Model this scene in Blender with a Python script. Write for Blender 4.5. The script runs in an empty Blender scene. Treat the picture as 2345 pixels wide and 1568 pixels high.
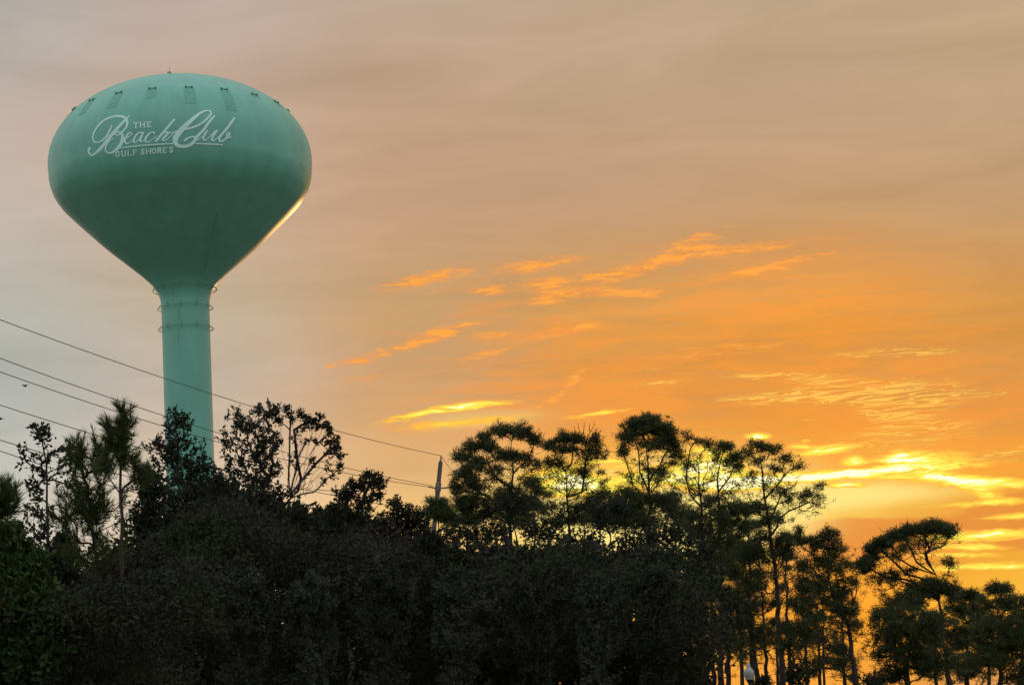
import bpy, math, random
import numpy as np
from mathutils import Vector, Matrix

sc = bpy.context.scene
R = math.radians
# ------------------------------------------------------------------ camera
F = 77.0 / 36.0 * 2345.0            # focal length in units of the 2345-wide view I measured from
ROLL = R(3.3)
PITCH = math.atan((1690 - 784) * math.cos(ROLL) / F)
EYE = np.array([0.0, 0.0, 1.7])
fw = np.array([0, math.cos(PITCH), math.sin(PITCH)])
r0 = np.array([1.0, 0, 0]); u0 = np.array([0, -math.sin(PITCH), math.cos(PITCH)])
rt = r0 * math.cos(ROLL) - u0 * math.sin(ROLL)
up = r0 * math.sin(ROLL) + u0 * math.cos(ROLL)
cam_d = bpy.data.cameras.new('camera'); cam = bpy.data.objects.new('camera', cam_d)
sc.collection.objects.link(cam)
cam_d.lens = 77; cam_d.sensor_width = 36; cam_d.clip_start = 0.1; cam_d.clip_end = 20000
m = Matrix(((rt[0], up[0], -fw[0], EYE[0]), (rt[1], up[1], -fw[1], EYE[1]), (rt[2], up[2], -fw[2], EYE[2]), (0, 0, 0, 1)))
cam.matrix_world = m
sc.camera = cam

def ray(x, y):
    d = fw * F + rt * (x - 1172.5) + up * (784 - y)
    return d / np.linalg.norm(d)
def at(x, y, D):                      # point seen at (x, y), at horizontal distance D
    d = ray(x, y); return EYE + d * (D / math.hypot(d[0], d[1]))
def azel(x, y):
    d = ray(x, y); return math.degrees(math.atan2(d[0], d[1])), math.degrees(math.asin(d[2]))
def px(p):
    v = np.asarray(p) - EYE; z = v @ fw
    return 1172.5 + F * (v @ rt) / z, 784 - F * (v @ up) / z

# ------------------------------------------------------------------ sky
SUN_AZ, SUN_EL = azel(1690, 1290)
sc.view_settings.view_transform = 'Standard'; sc.view_settings.look = 'None'
sc.view_settings.exposure = 0; sc.view_settings.gamma = 1
world = bpy.data.worlds.new('World'); sc.world = world; world.use_nodes = True
nt = world.node_tree; nt.nodes.clear()
def nd(t, **k):
    n = nt.nodes.new(t)
    for a, v in k.items(): setattr(n, a, v)
    return n
def put(sock, v):
    if isinstance(v, bpy.types.NodeSocket): nt.links.new(v, sock)
    elif v is not None: sock.default_value = v
def M(op, a, b=None, c=None, clamp=False):
    n = nd('ShaderNodeMath', operation=op, use_clamp=clamp)
    put(n.inputs[0], a); put(n.inputs[1], b)
    if c is not None: put(n.inputs[2], c)
    return n.outputs[0]
def sstep(v, lo, hi, a=0.0, b=1.0, kind='SMOOTHSTEP'):
    n = nd('ShaderNodeMapRange', interpolation_type=kind)
    put(n.inputs[0], v); put(n.inputs[1], lo); put(n.inputs[2], hi); put(n.inputs[3], a); put(n.inputs[4], b)
    return n.outputs[0]
def mixc(f, a, b, blend='MIX'):
    n = nd('ShaderNodeMix', data_type='RGBA', blend_type=blend); n.clamp_factor = True
    put(n.inputs[0], f); put(n.inputs[6], a); put(n.inputs[7], b)
    return n.outputs[2]
def lin(c): return tuple(((v / 255) / 12.92 if v / 255 <= .04045 else ((v / 255 + .055) / 1.055) ** 2.4) for v in c) + (1,)

tc = nd('ShaderNodeTexCoord')
sep = nd('ShaderNodeSeparateXYZ'); nt.links.new(tc.outputs['Generated'], sep.inputs[0])
AZ = M('MULTIPLY', M('ARCTAN2', sep.outputs[0], sep.outputs[1]), 57.29578)
EL = M('MULTIPLY', M('ARCSINE', sep.outputs[2]), 57.29578)
comb = nd('ShaderNodeCombineXYZ'); put(comb.inputs[0], AZ); put(comb.inputs[1], EL)
UV = comb.outputs[0]
def mapping(vec, rot=0, scale=(1, 1, 1), loc=(0, 0, 0), typ='POINT'):
    n = nd('ShaderNodeMapping', vector_type=typ); put(n.inputs[0], vec)
    n.inputs['Location'].default_value = loc; n.inputs['Rotation'].default_value = (0, 0, rot); n.inputs['Scale'].default_value = scale
    return n.outputs[0]
def noise(vec, scale, detail=4, rough=.5, dist=0):
    n = nd('ShaderNodeTexNoise', noise_dimensions='2D'); put(n.inputs['Vector'], vec)
    n.inputs['Scale'].default_value = scale; n.inputs['Detail'].default_value = detail
    n.inputs['Roughness'].default_value = rough; n.inputs['Distortion'].default_value = dist
    return n
def vmath(op, a, b):
    n = nd('ShaderNodeVectorMath', operation=op); put(n.inputs[0], a); put(n.inputs[1], b); return n
# warp the sky coordinates so that every edge is ragged
w1 = noise(mapping(UV, R(-7), (.35, 1.5, 1)), .9, 5, .6)
w1v = vmath('MULTIPLY', vmath('SUBTRACT', w1.outputs['Color'], (.5, .5, .5)).outputs[0], (.8, .22, 0)).outputs[0]
w2 = noise(mapping(UV, R(-7), (1.2, 3.0, 1)), 1.6, 4, .6)
w2v = vmath('MULTIPLY', vmath('SUBTRACT', w2.outputs['Color'], (.5, .5, .5)).outputs[0], (.45, .15, 0)).outputs[0]
UVW = vmath('ADD', vmath('ADD', UV, w1v).outputs[0], w2v).outputs[0]
sw = nd('ShaderNodeSeparateXYZ'); put(sw.inputs[0], UVW)

rowsY = [-60, 130, 300, 500, 680, 850, 980, 1090, 1150, 1230, 1340, 1450, 1568]
cols = [
 (0,    [(180,174,166),(186,176,166),(195,177,164),(192,180,166),(185,182,170),(176,179,172),(184,186,178),(196,196,186),(204,200,188),(212,204,190),(218,208,192),(214,200,180),(205,185,165)]),
 (470,  [(188,171,153),(193,171,150),(200,172,148),(202,174,148),(198,178,154),(194,178,160),(200,180,158),(214,192,165),(222,198,170),(232,208,178),(238,214,180),(225,195,160),(215,180,145)]),
 (940,  [(186,164,139),(189,162,133),(193,161,128),(197,160,122),(200,160,116),(204,158,112),(212,162,108),(220,175,118),(232,188,120),(245,198,118),(248,196,112),(240,180,100),(235,170,95)]),
 (1410, [(188,164,134),(189,162,130),(191,159,124),(197,156,114),(212,153,96),(228,150,76),(235,155,76),(250,190,88),(255,220,130),(255,214,130),(253,188,92),(252,172,70),(252,166,66)]),
 (1880, [(188,164,130),(189,162,127),(192,160,122),(203,156,104),(228,150,72),(232,149,68),(238,152,60),(246,170,66),(253,204,92),(238,164,78),(246,158,54),(250,162,50),(248,164,62)]),
 (2345, [(190,166,128),(190,163,124),(193,161,120),(201,156,104),(214,150,86),(219,147,80),(226,146,66),(240,160,56),(238,158,60),(240,162,60),(246,182,66),(240,165,70),(228,160,90)]),
]
cols = [(x, [((r_, g_ - 1, b_ + 4) if (yy < 560 and x > 100) else (r_, g_, b_)) for yy, (r_, g_, b_) in zip(rowsY, cs)]) for x, cs in cols]
def ramp(fac, stops):
    n = nd('ShaderNodeValToRGB'); cr = n.color_ramp; cr.interpolation = 'CARDINAL'
    while len(cr.elements) > 1: cr.elements.remove(cr.elements[-1])
    cr.elements[0].position = stops[0][0]; cr.elements[0].color = stops[0][1]
    for p, c in stops[1:]:
        e = cr.elements.new(p); e.color = c
    put(n.inputs[0], fac); return n.outputs[0]
ELF = M('DIVIDE', sw.outputs[1], 24.0)
cur = None; prev_az = None
for x, cs in cols:
    stops = sorted(((max(0, azel(x, y)[1]) / 24.0, lin((c[0], c[1], c[2] * (.88 if x > 1400 and 600 < y < 1500 else 1)))) for y, c in zip(rowsY, cs)), key=lambda s: s[0])
    rc = ramp(ELF, stops); a = azel(x, 900)[0]
    cur = rc if cur is None else mixc(sstep(sw.outputs[0], prev_az, a), cur, rc)
    prev_az = a
# faint long streaks everywhere in the deck
sn = noise(mapping(UV, R(-8), (.22, 1.3, 1)), .55, 6, .55, .6)
sn2 = noise(mapping(UV, R(-10), (.08, .3, 1)), 1.0, 3, .5, .4)
k = M('ADD', M('MULTIPLY', M('SUBTRACT', sn.outputs[0], .5), .30), M('MULTIPLY', M('SUBTRACT', sn2.outputs[0], .5), .26))
k = M('ADD', k, 1.0)
kc = nd('ShaderNodeCombineXYZ'); put(kc.inputs[0], k); put(kc.inputs[1], k); put(kc.inputs[2], M('ADD', M('MULTIPLY', M('SUBTRACT', k, 1), 1.25), 1))
cur = mixc(1.0, cur, kc.outputs[0], 'MULTIPLY')

UVF = vmath('ADD', UV, vmath('MULTIPLY', w2v, (.9, .75, 0)).outputs[0]).outputs[0]   # less warped, for the long thin streaks
def field(patches, after=None, base=None):
    tot = None; base = base or UVW
    for (cx, cy, hl, hw, tilt, amp) in patches:
        a0, e0 = azel(cx, cy)
        dx, dy = math.cos(R(tilt)) * 20, -math.sin(R(tilt)) * 20
        a1, e1 = azel(cx + dx, cy + dy)
        ang = math.atan2(e1 - e0, a1 - a0); pp = math.degrees(1 / F)
        prev = tot if tot is not None else after        # keeps evaluation in sequence, the shader stack is small
        src = base
        if prev is not None:
            ma = vmath('MULTIPLY_ADD', prev, (1e-7, 1e-7, 1e-7)); put(ma.inputs[2], base); src = ma.outputs[0]
        v = mapping(src, ang, (hl * pp * 1.1, hw * pp * 1.08, 1), (a0, e0, 0), 'TEXTURE')
        d = vmath('DOT_PRODUCT', v, v).outputs['Value']
        g = M('MULTIPLY', M('EXPONENT', M('MULTIPLY', d, -1.0)), amp)
        tot = g if tot is None else M('ADD', tot, g)
    return tot
fine_a = noise(mapping(UV, R(-6), (.5, 3.2, 1)), 1.7, 5, .62, .8).outputs[0]
fine_b = noise(mapping(UVW, R(-9), (.9, 8.0, 1)), 1.5, 4, .6, .5).outputs[0]
fine = M('ADD', M('MULTIPLY', fine_a, .55), M('MULTIPLY', fine_b, .45))
# the middle of the deck: uneven orange, rippled
zone = field([(1650,760,520,190,5,1.0),(2150,980,380,170,4,.9),(1250,900,330,110,6,.7),(1000,690,260,90,8,.35)], k)
rip = noise(mapping(UVW, R(-8), (.30, 2.2, 1)), 1.3, 6, .58, .6).outputs[0]
zm = M('MULTIPLY', sstep(zone, .15, 1.0), sstep(rip, .40, .72))
cur = mixc(M('MULTIPLY', zm, .50), cur, lin((250,150,58)))
zg = M('MULTIPLY', sstep(zone, .1, .9), sstep(rip, .50, .30))
cur = mixc(M('MULTIPLY', zg, .22), cur, lin((196,140,92)))
orange = field([(980,638,100,15,12,1.1),(1235,607,100,12,9,1),(1120,662,42,10,5,1.1),(1240,648,45,13,8,1.1),(1262,682,50,12,10,1),
 (1400,672,110,8,0,1.25),(1375,630,55,11,8,.9),(1500,603,110,13,22,1.2),(1680,572,130,12,5,.9),(1760,612,140,8,12,1.25),(1585,550,70,14,20,.6),
 (820,822,70,11,14,1),(1000,767,95,12,16,1.1),(1130,765,50,8,8,.65),(1130,806,65,7,16,.7),(1310,755,90,9,8,.85),(1290,892,58,8,38,1.35),
 (950,975,90,12,6,.8),(830,868,50,8,6,.6),(1660,800,190,16,5,.5)], k)
om1 = sstep(M('MULTIPLY', orange, M('SUBTRACT', M('MULTIPLY', fine, 4.0), 1.05)), .03, 1.15)
om2 = sstep(M('MULTIPLY', orange, M('SUBTRACT', M('MULTIPLY', fine, 10.0), 4.35)), .12, 1.25)
cur = mixc(M('MULTIPLY', om1, .72), cur, lin((246,150,66)))
cur = mixc(M('MULTIPLY', om2, .95), cur, lin((255,168,68)))
fine2 = noise(mapping(UV, R(-3), (.34, 4.6, 1)), 2.3, 4, .6, .7).outputs[0]
net = field([(1790,862,120,8,0,.9),(1930,884,90,8,-4,.9),(1770,912,110,10,2,1),(1900,900,160,20,3,.8),(2080,905,130,26,3,.85),(2060,945,80,22,5,.9),(2060,808,130,9,2,.8),
 (2250,900,60,6,0,.6),(1500,880,60,6,4,.6),(2110,980,90,10,5,.6),(1830,962,40,6,-3,.7),(2290,1040,80,10,14,.8),(1480,850,60,6,4,.4),(2050,1010,200,30,4,.45)], orange)
nm = sstep(M('MULTIPLY', net, M('SUBTRACT', 1.15, M('MULTIPLY', M('ABSOLUTE', M('SUBTRACT', fine2, .5)), 15.0))), .10, .65)
cur = mixc(M('MULTIPLY', nm, .95), cur, lin((255,196,82)))
# dusky bank low on the right, and clear pale gap above it
bank = field([(2060,1222,230,34,1,1.0),(2345,1150,110,30,10,.9),(1900,1240,120,40,3,.8),(2345,1230,90,30,0,.7)], net)
cur = mixc(M('MULTIPLY', sstep(bank, .34, .56), .85), cur, lin((226,138,58)))
glow = field([(1250,1130,150,60,0,.9),(1620,1110,230,75,2,1.4),(1540,1210,240,80,2,1.1),(2000,1132,230,28,2,.95),(1100,960,180,26,4,.6),(1300,1260,300,60,0,.5),(1780,1200,120,50,0,.5)], bank)
cur = mixc(M('MULTIPLY', sstep(glow, .1, 1.3), .85), cur, lin((255,234,140)))
yel = field([(1070,930,75,6,6,1.5),(960,948,80,7,12,.8),(1060,968,140,9,6,.5),(1740,998,22,6,2,1.5),(1895,1030,55,8,8,1.45),(1953,1054,22,9,0,1.3),(2100,1050,80,12,3,1.35),(2060,1046,22,12,0,1.2),
 (1985,1081,190,7.5,4.0,2.2),(1860,1092,70,8,4,1.6),(1690,1106,75,13,3,3.0),(1280,1100,60,26,0,1.3),(1425,1130,60,20,0,.7),(2250,1103,140,9,-3,1.35),(2170,1092,60,10,-10,1.3),(1940,1110,40,5,0,1.2),(2060,1092,60,5,0,.8),
 (2250,1225,110,10,3,1.15),(2220,1252,70,6,0,1.1),(2270,1296,110,6,2,1.2),(2200,1270,70,5,0,.9),(2270,1150,110,5,4,.9),(2340,1180,80,6,4,.8),(1630,1035,50,12,0,1.0),(1640,1062,60,16,0,1.3),(1375,946,60,4,8,.7),(1390,1060,60,10,0,.9),(1330,1110,50,22,0,1.4),(1500,1095,90,14,0,1.1),(1590,1080,80,16,0,1.2),
 (2250,1125,50,14,-20,.9),(1830,1022,22,5,0,1.1),(1850,1010,14,4,0,.8)], glow, UVF)
ym = M('MULTIPLY', yel, M('SUBTRACT', M('MULTIPLY', fine, 4.6), 1.35))
cur = mixc(sstep(ym, .08, .42), cur, lin((254,192,66)))
cur = mixc(sstep(ym, .34, .95), cur, lin((255,238,84)))
core = sstep(ym, 1.0, 2.0)
cur = mixc(core, cur, (1.6, 1.45, .75, 1))
# the rest of the dome, outside what the photograph frames: dull blue-grey dusk deck
back = ramp(M('DIVIDE', EL, 90.0), [(0.0, (.60,.60,.60,1)), (.2, (.66,.68,.69,1)), (.5, (.76,.82,.88,1)), (1.0, (.80,.88,.96,1))])
aaz = M('ABSOLUTE', AZ)
bm = M('MAXIMUM', sstep(aaz, 16, 75), sstep(EL, 24, 60))
cur = mixc(bm, cur, back)
cur = mixc(sstep(EL, 0.2, -2.0), cur, (.03, .03, .025, 1))
skyt = nd('ShaderNodeTexSky', sky_type='NISHITA'); skyt.sun_disc = False
skyt.sun_elevation = R(SUN_EL); skyt.sun_rotation = R(SUN_AZ); skyt.dust_density = 4
bg1 = nd('ShaderNodeBackground'); put(bg1.inputs[0], cur); bg1.inputs[1].default_value = 1.0
bg2 = nd('ShaderNodeBackground'); nt.links.new(skyt.outputs[0], bg2.inputs[0]); bg2.inputs[1].default_value = 0.05
mxs = nd('ShaderNodeMixShader'); mxs.inputs[0].default_value = 0.04
nt.links.new(bg1.outputs[0], mxs.inputs[1]); nt.links.new(bg2.outputs[0], mxs.inputs[2])
wo = nd('ShaderNodeOutputWorld'); nt.links.new(mxs.outputs[0], wo.inputs[0])

world.cycles.sampling_method = 'MANUAL'; world.cycles.sample_map_resolution = 512
sun_d = bpy.data.lights.new('sun', 'SUN'); sun_d.energy = 0.24; sun_d.angle = R(1.5); sun_d.color = (1, .50, .16)
sun = bpy.data.objects.new('sun', sun_d); sc.collection.objects.link(sun)
sdir = Vector((math.sin(R(SUN_AZ)) * math.cos(R(3.5)), math.cos(R(SUN_AZ)) * math.cos(R(3.5)), math.sin(R(3.5))))
sun.rotation_euler = sdir.to_track_quat('Z', 'Y').to_euler()

# ------------------------------------------------------------------ helpers
col = sc.collection
def mesh_np(name, V, faces_list, mat, parent=None, smooth=False, midx=None):
    """faces_list: list of int arrays (n,k)"""
    me = bpy.data.meshes.new(name)
    V = np.asarray(V, dtype=np.float32)
    me.vertices.add(len(V)); me.vertices.foreach_set('co', V.ravel())
    loops = np.concatenate([f.ravel() for f in faces_list]).astype(np.int32)
    sizes = np.concatenate([np.full(len(f), f.shape[1]) for f in faces_list]).astype(np.int32)
    starts = np.concatenate([[0], np.cumsum(sizes)[:-1]]).astype(np.int32)
    me.loops.add(len(loops)); me.loops.foreach_set('vertex_index', loops)
    me.polygons.add(len(sizes)); me.polygons.foreach_set('loop_start', starts)
    try: me.polygons.foreach_set('loop_total', sizes)
    except Exception: pass
    if smooth: me.polygons.foreach_set('use_smooth', np.ones(len(sizes), dtype=bool))
    me.update(calc_edges=True); me.validate()
    for mm in (mat if isinstance(mat, (list, tuple)) else [mat]): me.materials.append(mm)
    if midx is not None: me.polygons.foreach_set('material_index', np.asarray(midx, dtype=np.int32))
    o = bpy.data.objects.new(name, me); col.objects.link(o)
    if parent is not None:
        o.parent = parent; o.matrix_parent_inverse = Matrix.Translation(parent.location).inverted()
    return o
def thing(name, label, cat, loc, group=None):
    o = bpy.data.objects.new(name, None); col.objects.link(o); o.location = Vector([float(v) for v in loc])
    o.empty_display_size = .5
    return tag(o, label, cat, group)
def tag(o, label=None, cat=None, group=None, kind=None):
    if label: o['label'] = label
    if cat: o['category'] = cat
    if group: o['group'] = group
    if kind: o['kind'] = kind
    return o
def nrm(v): return v / np.maximum(np.linalg.norm(v, axis=-1, keepdims=True), 1e-9)
def tubes(P0, P1, R0, R1, n=6, ext=.0):
    P0 = np.asarray(P0, float); P1 = np.asarray(P1, float); R0 = np.asarray(R0, float); R1 = np.asarray(R1, float)
    t = nrm(P1 - P0); P0 = P0 - t * (R0 * ext)[:, None]; P1 = P1 + t * (R1 * ext)[:, None]
    ref = np.where(np.abs(t[:, 2:3]) > .9, np.array([[1., 0, 0]]), np.array([[0., 0, 1]]))
    a = nrm(np.cross(t, ref)); b = np.cross(t, a)
    th = np.arange(n) * 2 * np.pi / n
    ring = np.cos(th)[None, :, None] * a[:, None, :] + np.sin(th)[None, :, None] * b[:, None, :]
    V = np.stack([P0[:, None, :] + ring * R0[:, None, None], P1[:, None, :] + ring * R1[:, None, None]], 1)
    S = len(P0); base = (np.arange(S) * 2 * n)[:, None]; i = np.arange(n)[None, :]; j = (np.arange(n)[None, :] + 1) % n
    Fq = np.stack([base + i, base + j, base + n + j, base + n + i], -1).reshape(-1, 4)
    return V.reshape(-1, 3), Fq
def chain(pts, rad, n=8, closed=False):
    """one connected tube through pts"""
    pts = np.asarray(pts, float); rad = np.asarray(rad, float) * np.ones(len(pts)); K = len(pts)
    if closed: t = nrm(np.roll(pts, -1, 0) - np.roll(pts, 1, 0))
    else: t = nrm(np.gradient(pts, axis=0))
    a = np.zeros_like(pts); ref = np.array([1., 0, 0]) if abs(t[0][2]) > .9 else np.array([0, 0, 1.])
    a[0] = nrm(np.cross(t[0], ref))
    for i in range(1, K): a[i] = nrm(a[i-1] - t[i] * (a[i-1] @ t[i]))
    b = np.cross(t, a); th = np.arange(n) * 2 * np.pi / n
    V = (pts[:, None, :] + (np.cos(th)[None, :, None] * a[:, None, :] + np.sin(th)[None, :, None] * b[:, None, :]) * rad[:, None, None]).reshape(-1, 3)
    Fq = []
    for i in range(K if closed else K - 1):
        for j in range(n):
            i2 = (i + 1) % K
            Fq.append((i * n + j, i * n + (j + 1) % n, i2 * n + (j + 1) % n, i2 * n + j))
    return V, np.array(Fq)
def lathe(prof, n=96, center=(0, 0, 0)):
    prof = np.asarray(prof, float); th = np.arange(n) * 2 * np.pi / n
    V = np.stack([prof[:, None, 0] * np.cos(th), prof[:, None, 0] * np.sin(th), prof[:, None, 1] * np.ones(n)], -1) + np.asarray(center)
    K = len(prof); i = np.arange(K - 1)[:, None] * n; j = np.arange(n)[None, :]; j2 = (j + 1) % n
    Fq = np.stack([i + j, i + j2, i + n + j2, i + n + j], -1).reshape(-1, 4)
    return V.reshape(-1, 3), Fq
def merge(parts):
    Vs, Fs, off = [], {}, 0
    for V, Fq in parts:
        Vs.append(V); Fs.setdefault(Fq.shape[1], []).append(Fq + off); off += len(V)
    return np.concatenate(Vs), [np.concatenate(f) for f in Fs.values()]
def box(c, s, rot=None):
    c = np.asarray(c, float); s = np.asarray(s, float) / 2
    V = np.array([(x, y, z) for x in (-1, 1) for y in (-1, 1) for z in (-1, 1)], float) * s
    if rot is not None: V = V @ np.asarray(rot).T
    Fq = np.array([(0,1,3,2),(4,6,7,5),(0,4,5,1),(2,3,7,6),(0,2,6,4),(1,5,7,3)])
    return V + c, Fq

# ------------------------------------------------------------------ materials
def mat(name, color, rough=.6, var=.0, scale=3.0, metallic=0, coat=0, spec=.5, bump=0, stretch=(1, 1, 1), col2=None, transl=0):
    m = bpy.data.materials.new(name); m.use_nodes = True; t = m.node_tree; b = t.nodes['Principled BSDF']
    b.inputs['Roughness'].default_value = rough; b.inputs['Metallic'].default_value = metallic
    b.inputs['Coat Weight'].default_value = coat; b.inputs['Coat Roughness'].default_value = .12
    b.inputs['Specular IOR Level'].default_value = spec
    tcn = t.nodes.new('ShaderNodeTexCoord'); mp = t.nodes.new('ShaderNodeMapping'); mp.inputs['Scale'].default_value = stretch
    t.links.new(tcn.outputs['Object'], mp.inputs[0])
    nz = t.nodes.new('ShaderNodeTexNoise'); nz.inputs['Scale'].default_value = scale; nz.inputs['Detail'].default_value = 5
    t.links.new(mp.outputs[0], nz.inputs['Vector'])
    rp = t.nodes.new('ShaderNodeValToRGB'); c = np.array(color); c2 = np.array(col2) if col2 else c * (1 + var)
    rp.color_ramp.elements[0].color = tuple(c * (1 - var)) + (1,); rp.color_ramp.elements[1].color = tuple(np.minimum(c2, 1)) + (1,)
    rp.color_ramp.elements[0].position = .3; rp.color_ramp.elements[1].position = .7
    t.links.new(nz.outputs[0], rp.inputs[0]); t.links.new(rp.outputs[0], b.inputs['Base Color'])
    if bump:
        bp = t.nodes.new('ShaderNodeBump'); bp.inputs['Strength'].default_value = bump; bp.inputs['Distance'].default_value = .05
        t.links.new(nz.outputs[0], bp.inputs['Height']); t.links.new(bp.outputs[0], b.inputs['Normal'])
    if transl:
        tr = t.nodes.new('ShaderNodeBsdfTranslucent'); t.links.new(rp.outputs[0], tr.inputs[0])
        mx = t.nodes.new('ShaderNodeMixShader'); mx.inputs[0].default_value = transl
        t.links.new(b.outputs[0], mx.inputs[1]); t.links.new(tr.outputs[0], mx.inputs[2])
        t.links.new(mx.outputs[0], t.nodes['Material Output'].inputs[0])
    return m
M_tank = mat('teal_paint', (.160, .465, .350), .38, .08, .9, spec=.5, stretch=(1, 1, .35))
M_letter = mat('pale_mint_paint', (.64, .94, .86), .5, .05, 1.5)
M_stain = mat('green_stain', (.137, .405, .295), .6, .10, 4)
M_lug = mat('dark_lug_paint', (.115, .33, .255), .6, .1, 8)
M_pipe = mat('teal_rail_paint', (.11, .27, .21), .5, .1, 4)
M_bark = mat('pine_bark', (.035, .022, .015), .9, .35, 6, bump=.5, stretch=(1, 1, .25))
M_greybark = mat('grey_bark', (.040, .034, .028), .9, .3, 6, bump=.4, stretch=(1, 1, .3))
M_needle = mat('pine_needles', (.045, .070, .022), .6, .35, .9, col2=(.085, .115, .035), transl=.25, spec=.1)
M_needle_far = mat('dark_pine_needles', (.048, .066, .024), .6, .35, .5, col2=(.098, .112, .045), transl=.22, spec=.1)
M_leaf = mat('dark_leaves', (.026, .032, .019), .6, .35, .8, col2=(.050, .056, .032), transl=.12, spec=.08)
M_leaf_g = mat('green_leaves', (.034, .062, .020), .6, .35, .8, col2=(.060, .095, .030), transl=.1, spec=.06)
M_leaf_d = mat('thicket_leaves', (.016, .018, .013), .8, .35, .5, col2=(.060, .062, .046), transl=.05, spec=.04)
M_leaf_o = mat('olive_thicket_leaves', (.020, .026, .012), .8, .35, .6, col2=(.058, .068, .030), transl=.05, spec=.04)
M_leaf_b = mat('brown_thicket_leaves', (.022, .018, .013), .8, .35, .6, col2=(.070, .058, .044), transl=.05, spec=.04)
M_twig = mat('pale_dead_twigs', (.085, .08, .07), .9, .3, 3)
M_wire = mat('dark_cable', (.09, .08, .075), .6, .1, 1)
M_pole = mat('weathered_pole_wood', (.12, .09, .078), .85, .2, 3, bump=.3, stretch=(1, 1, .1))
M_ins = mat('grey_insulator', (.14, .11, .10), .4, .1, 5)
M_globe = mat('frosted_globe', (.40, .41, .37), .35, .05, 6, spec=.5)
M_black = mat('black_cast_metal', (.015, .015, .016), .45, .2, 9)
M_ground = mat('sandy_grass', (.05, .055, .028), .95, .3, .4, col2=(.12, .11, .07), bump=.3)
M_bird = mat('grey_feathers', (.10, .095, .10), .8, .2, 6)

# ------------------------------------------------------------------ ground
g = np.arange(-3000, 3001, 250.0)
gx, gy = np.meshgrid(g, g); Vg = np.stack([gx.ravel(), gy.ravel(), np.zeros(gx.size)], -1); n = len(g)
ii, jj = np.meshgrid(np.arange(n - 1), np.arange(n - 1)); b0 = (jj * n + ii).ravel()
gr = mesh_np('ground', Vg, [np.stack([b0, b0 + 1, b0 + n + 1, b0 + n], -1)], M_ground); tag(gr, kind='structure')

# ------------------------------------------------------------------ water tower
TD = 0.0
c_ray = fw * F + rt * (414.5 - 1172.5) + up * (784 - 375.6)
TC = EYE + c_ray / F * (F * 17.0 / (792 / 1.31) * 1.012)      # tank equator centre
TX, TY, TZ = TC
prof_h = np.array([-40, -12, -9.7, -9.2, -8.8, -8.4, -8.0, -7.4, -6.6, -5.3, -4.2, -3.4, -2.6, -1.85, -.97, 0])
prof_r = np.array([1.53, 1.53, 1.535, 1.56, 1.64, 1.80, 2.08, 2.68, 3.60, 5.10, 6.24, 7.05, 7.78, 8.22, 8.45, 8.5])
def pchip(x, y, q):
    h = np.diff(x); dl = np.diff(y) / h; d = np.zeros(len(x))
    for i in range(1, len(x) - 1):
        if dl[i-1] * dl[i] > 0:
            w1_, w2_ = 2 * h[i] + h[i-1], h[i] + 2 * h[i-1]; d[i] = (w1_ + w2_) / (w1_ / dl[i-1] + w2_ / dl[i])
    d[0] = dl[0]; d[-1] = 0
    k = np.clip(np.searchsorted(x, q) - 1, 0, len(x) - 2); t = (q - x[k]) / h[k]
    return ((2*t**3-3*t**2+1)*y[k] + (t**3-2*t**2+t)*h[k]*d[k] + (-2*t**3+3*t**2)*y[k+1] + (t**3-t**2)*h[k]*d[k+1])
TB = 5.55
def rad(h):
    h = np.asarray(h, float)
    return np.where(h >= 0, 8.5 * np.sqrt(np.clip(1 - (np.clip(h, 0, TB) / TB) ** 2, 0, 1)), pchip(prof_h, prof_r, np.clip(h, -39.9, 0)))
tower = thing('water_tower', 'tall teal spheroid water tower on a single slender shaft, lettered in pale script', 'water tower', (TX, TY, 0))
hs = np.concatenate([np.linspace(-8.55, 0, 60), TB * np.sin(np.linspace(0, np.pi / 2, 48))[1:]])
V, Fq = lathe(np.stack([np.maximum(rad(hs), .001), hs], -1), 160, TC); tank = mesh_np('tank', V, [Fq], M_tank, tower, True)
hs = np.concatenate([np.array([-TZ, -TZ + .3, -TZ + 1.5, -TZ + 3.5, -TZ + 5.5, -TZ + 7.5]), np.linspace(-TZ + 9, -9.8, 10), np.linspace(-9.6, -8.55, 12)])
rr = rad(hs); flare = np.array([3.6, 3.55, 2.9, 2.2, 1.75, 1.56]); rr[:6] = flare
V, Fq = lathe(np.stack([rr, hs], -1), 96, TC); mesh_np('shaft', V, [Fq], M_tank, tower, True)
vdir = nrm(np.array([-TX, -TY, 0.0])); phi0 = math.atan2(vdir[1], vdir[0])
def spt(phi, h, off=0.0):
    r = float(rad(h)) + off; return TC + np.array([r * math.cos(phi), r * math.sin(phi), h])
for h, off in ((-8.42, .26), (-9.62, .23), (-10.98, .23)):
    th = np.linspace(0, 2 * np.pi, 72, endpoint=False); r_ = float(rad(h)) + off
    pts = TC + np.stack([r_ * np.cos(th), r_ * np.sin(th), np.full(72, h)], -1)
    parts = [chain(pts, .019, 6, True)]
    for a in np.arange(10) * 2 * np.pi / 10 + .3:
        p_out = TC + np.array([r_ * math.cos(a), r_ * math.sin(a), h]); p_in = spt(a, h + .28)
        q_in = spt(a, h - .05)
        parts.append(tubes([p_out, p_out], [p_in, q_in], [.016, .016], [.016, .016], 5))
    # painted seam band behind the rail
    V, Fs = merge(parts); mesh_np('rail_ring', V, Fs, M_pipe, tower)
# welded seam under the bowl
V, Fq = lathe(np.stack([rad(np.linspace(-8.30, -8.22, 3)) + np.array([.004, .03, .004]), np.linspace(-8.30, -8.22, 3)], -1), 96, TC)
mesh_np('seam', V, [Fq], M_stain, tower, True)
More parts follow.
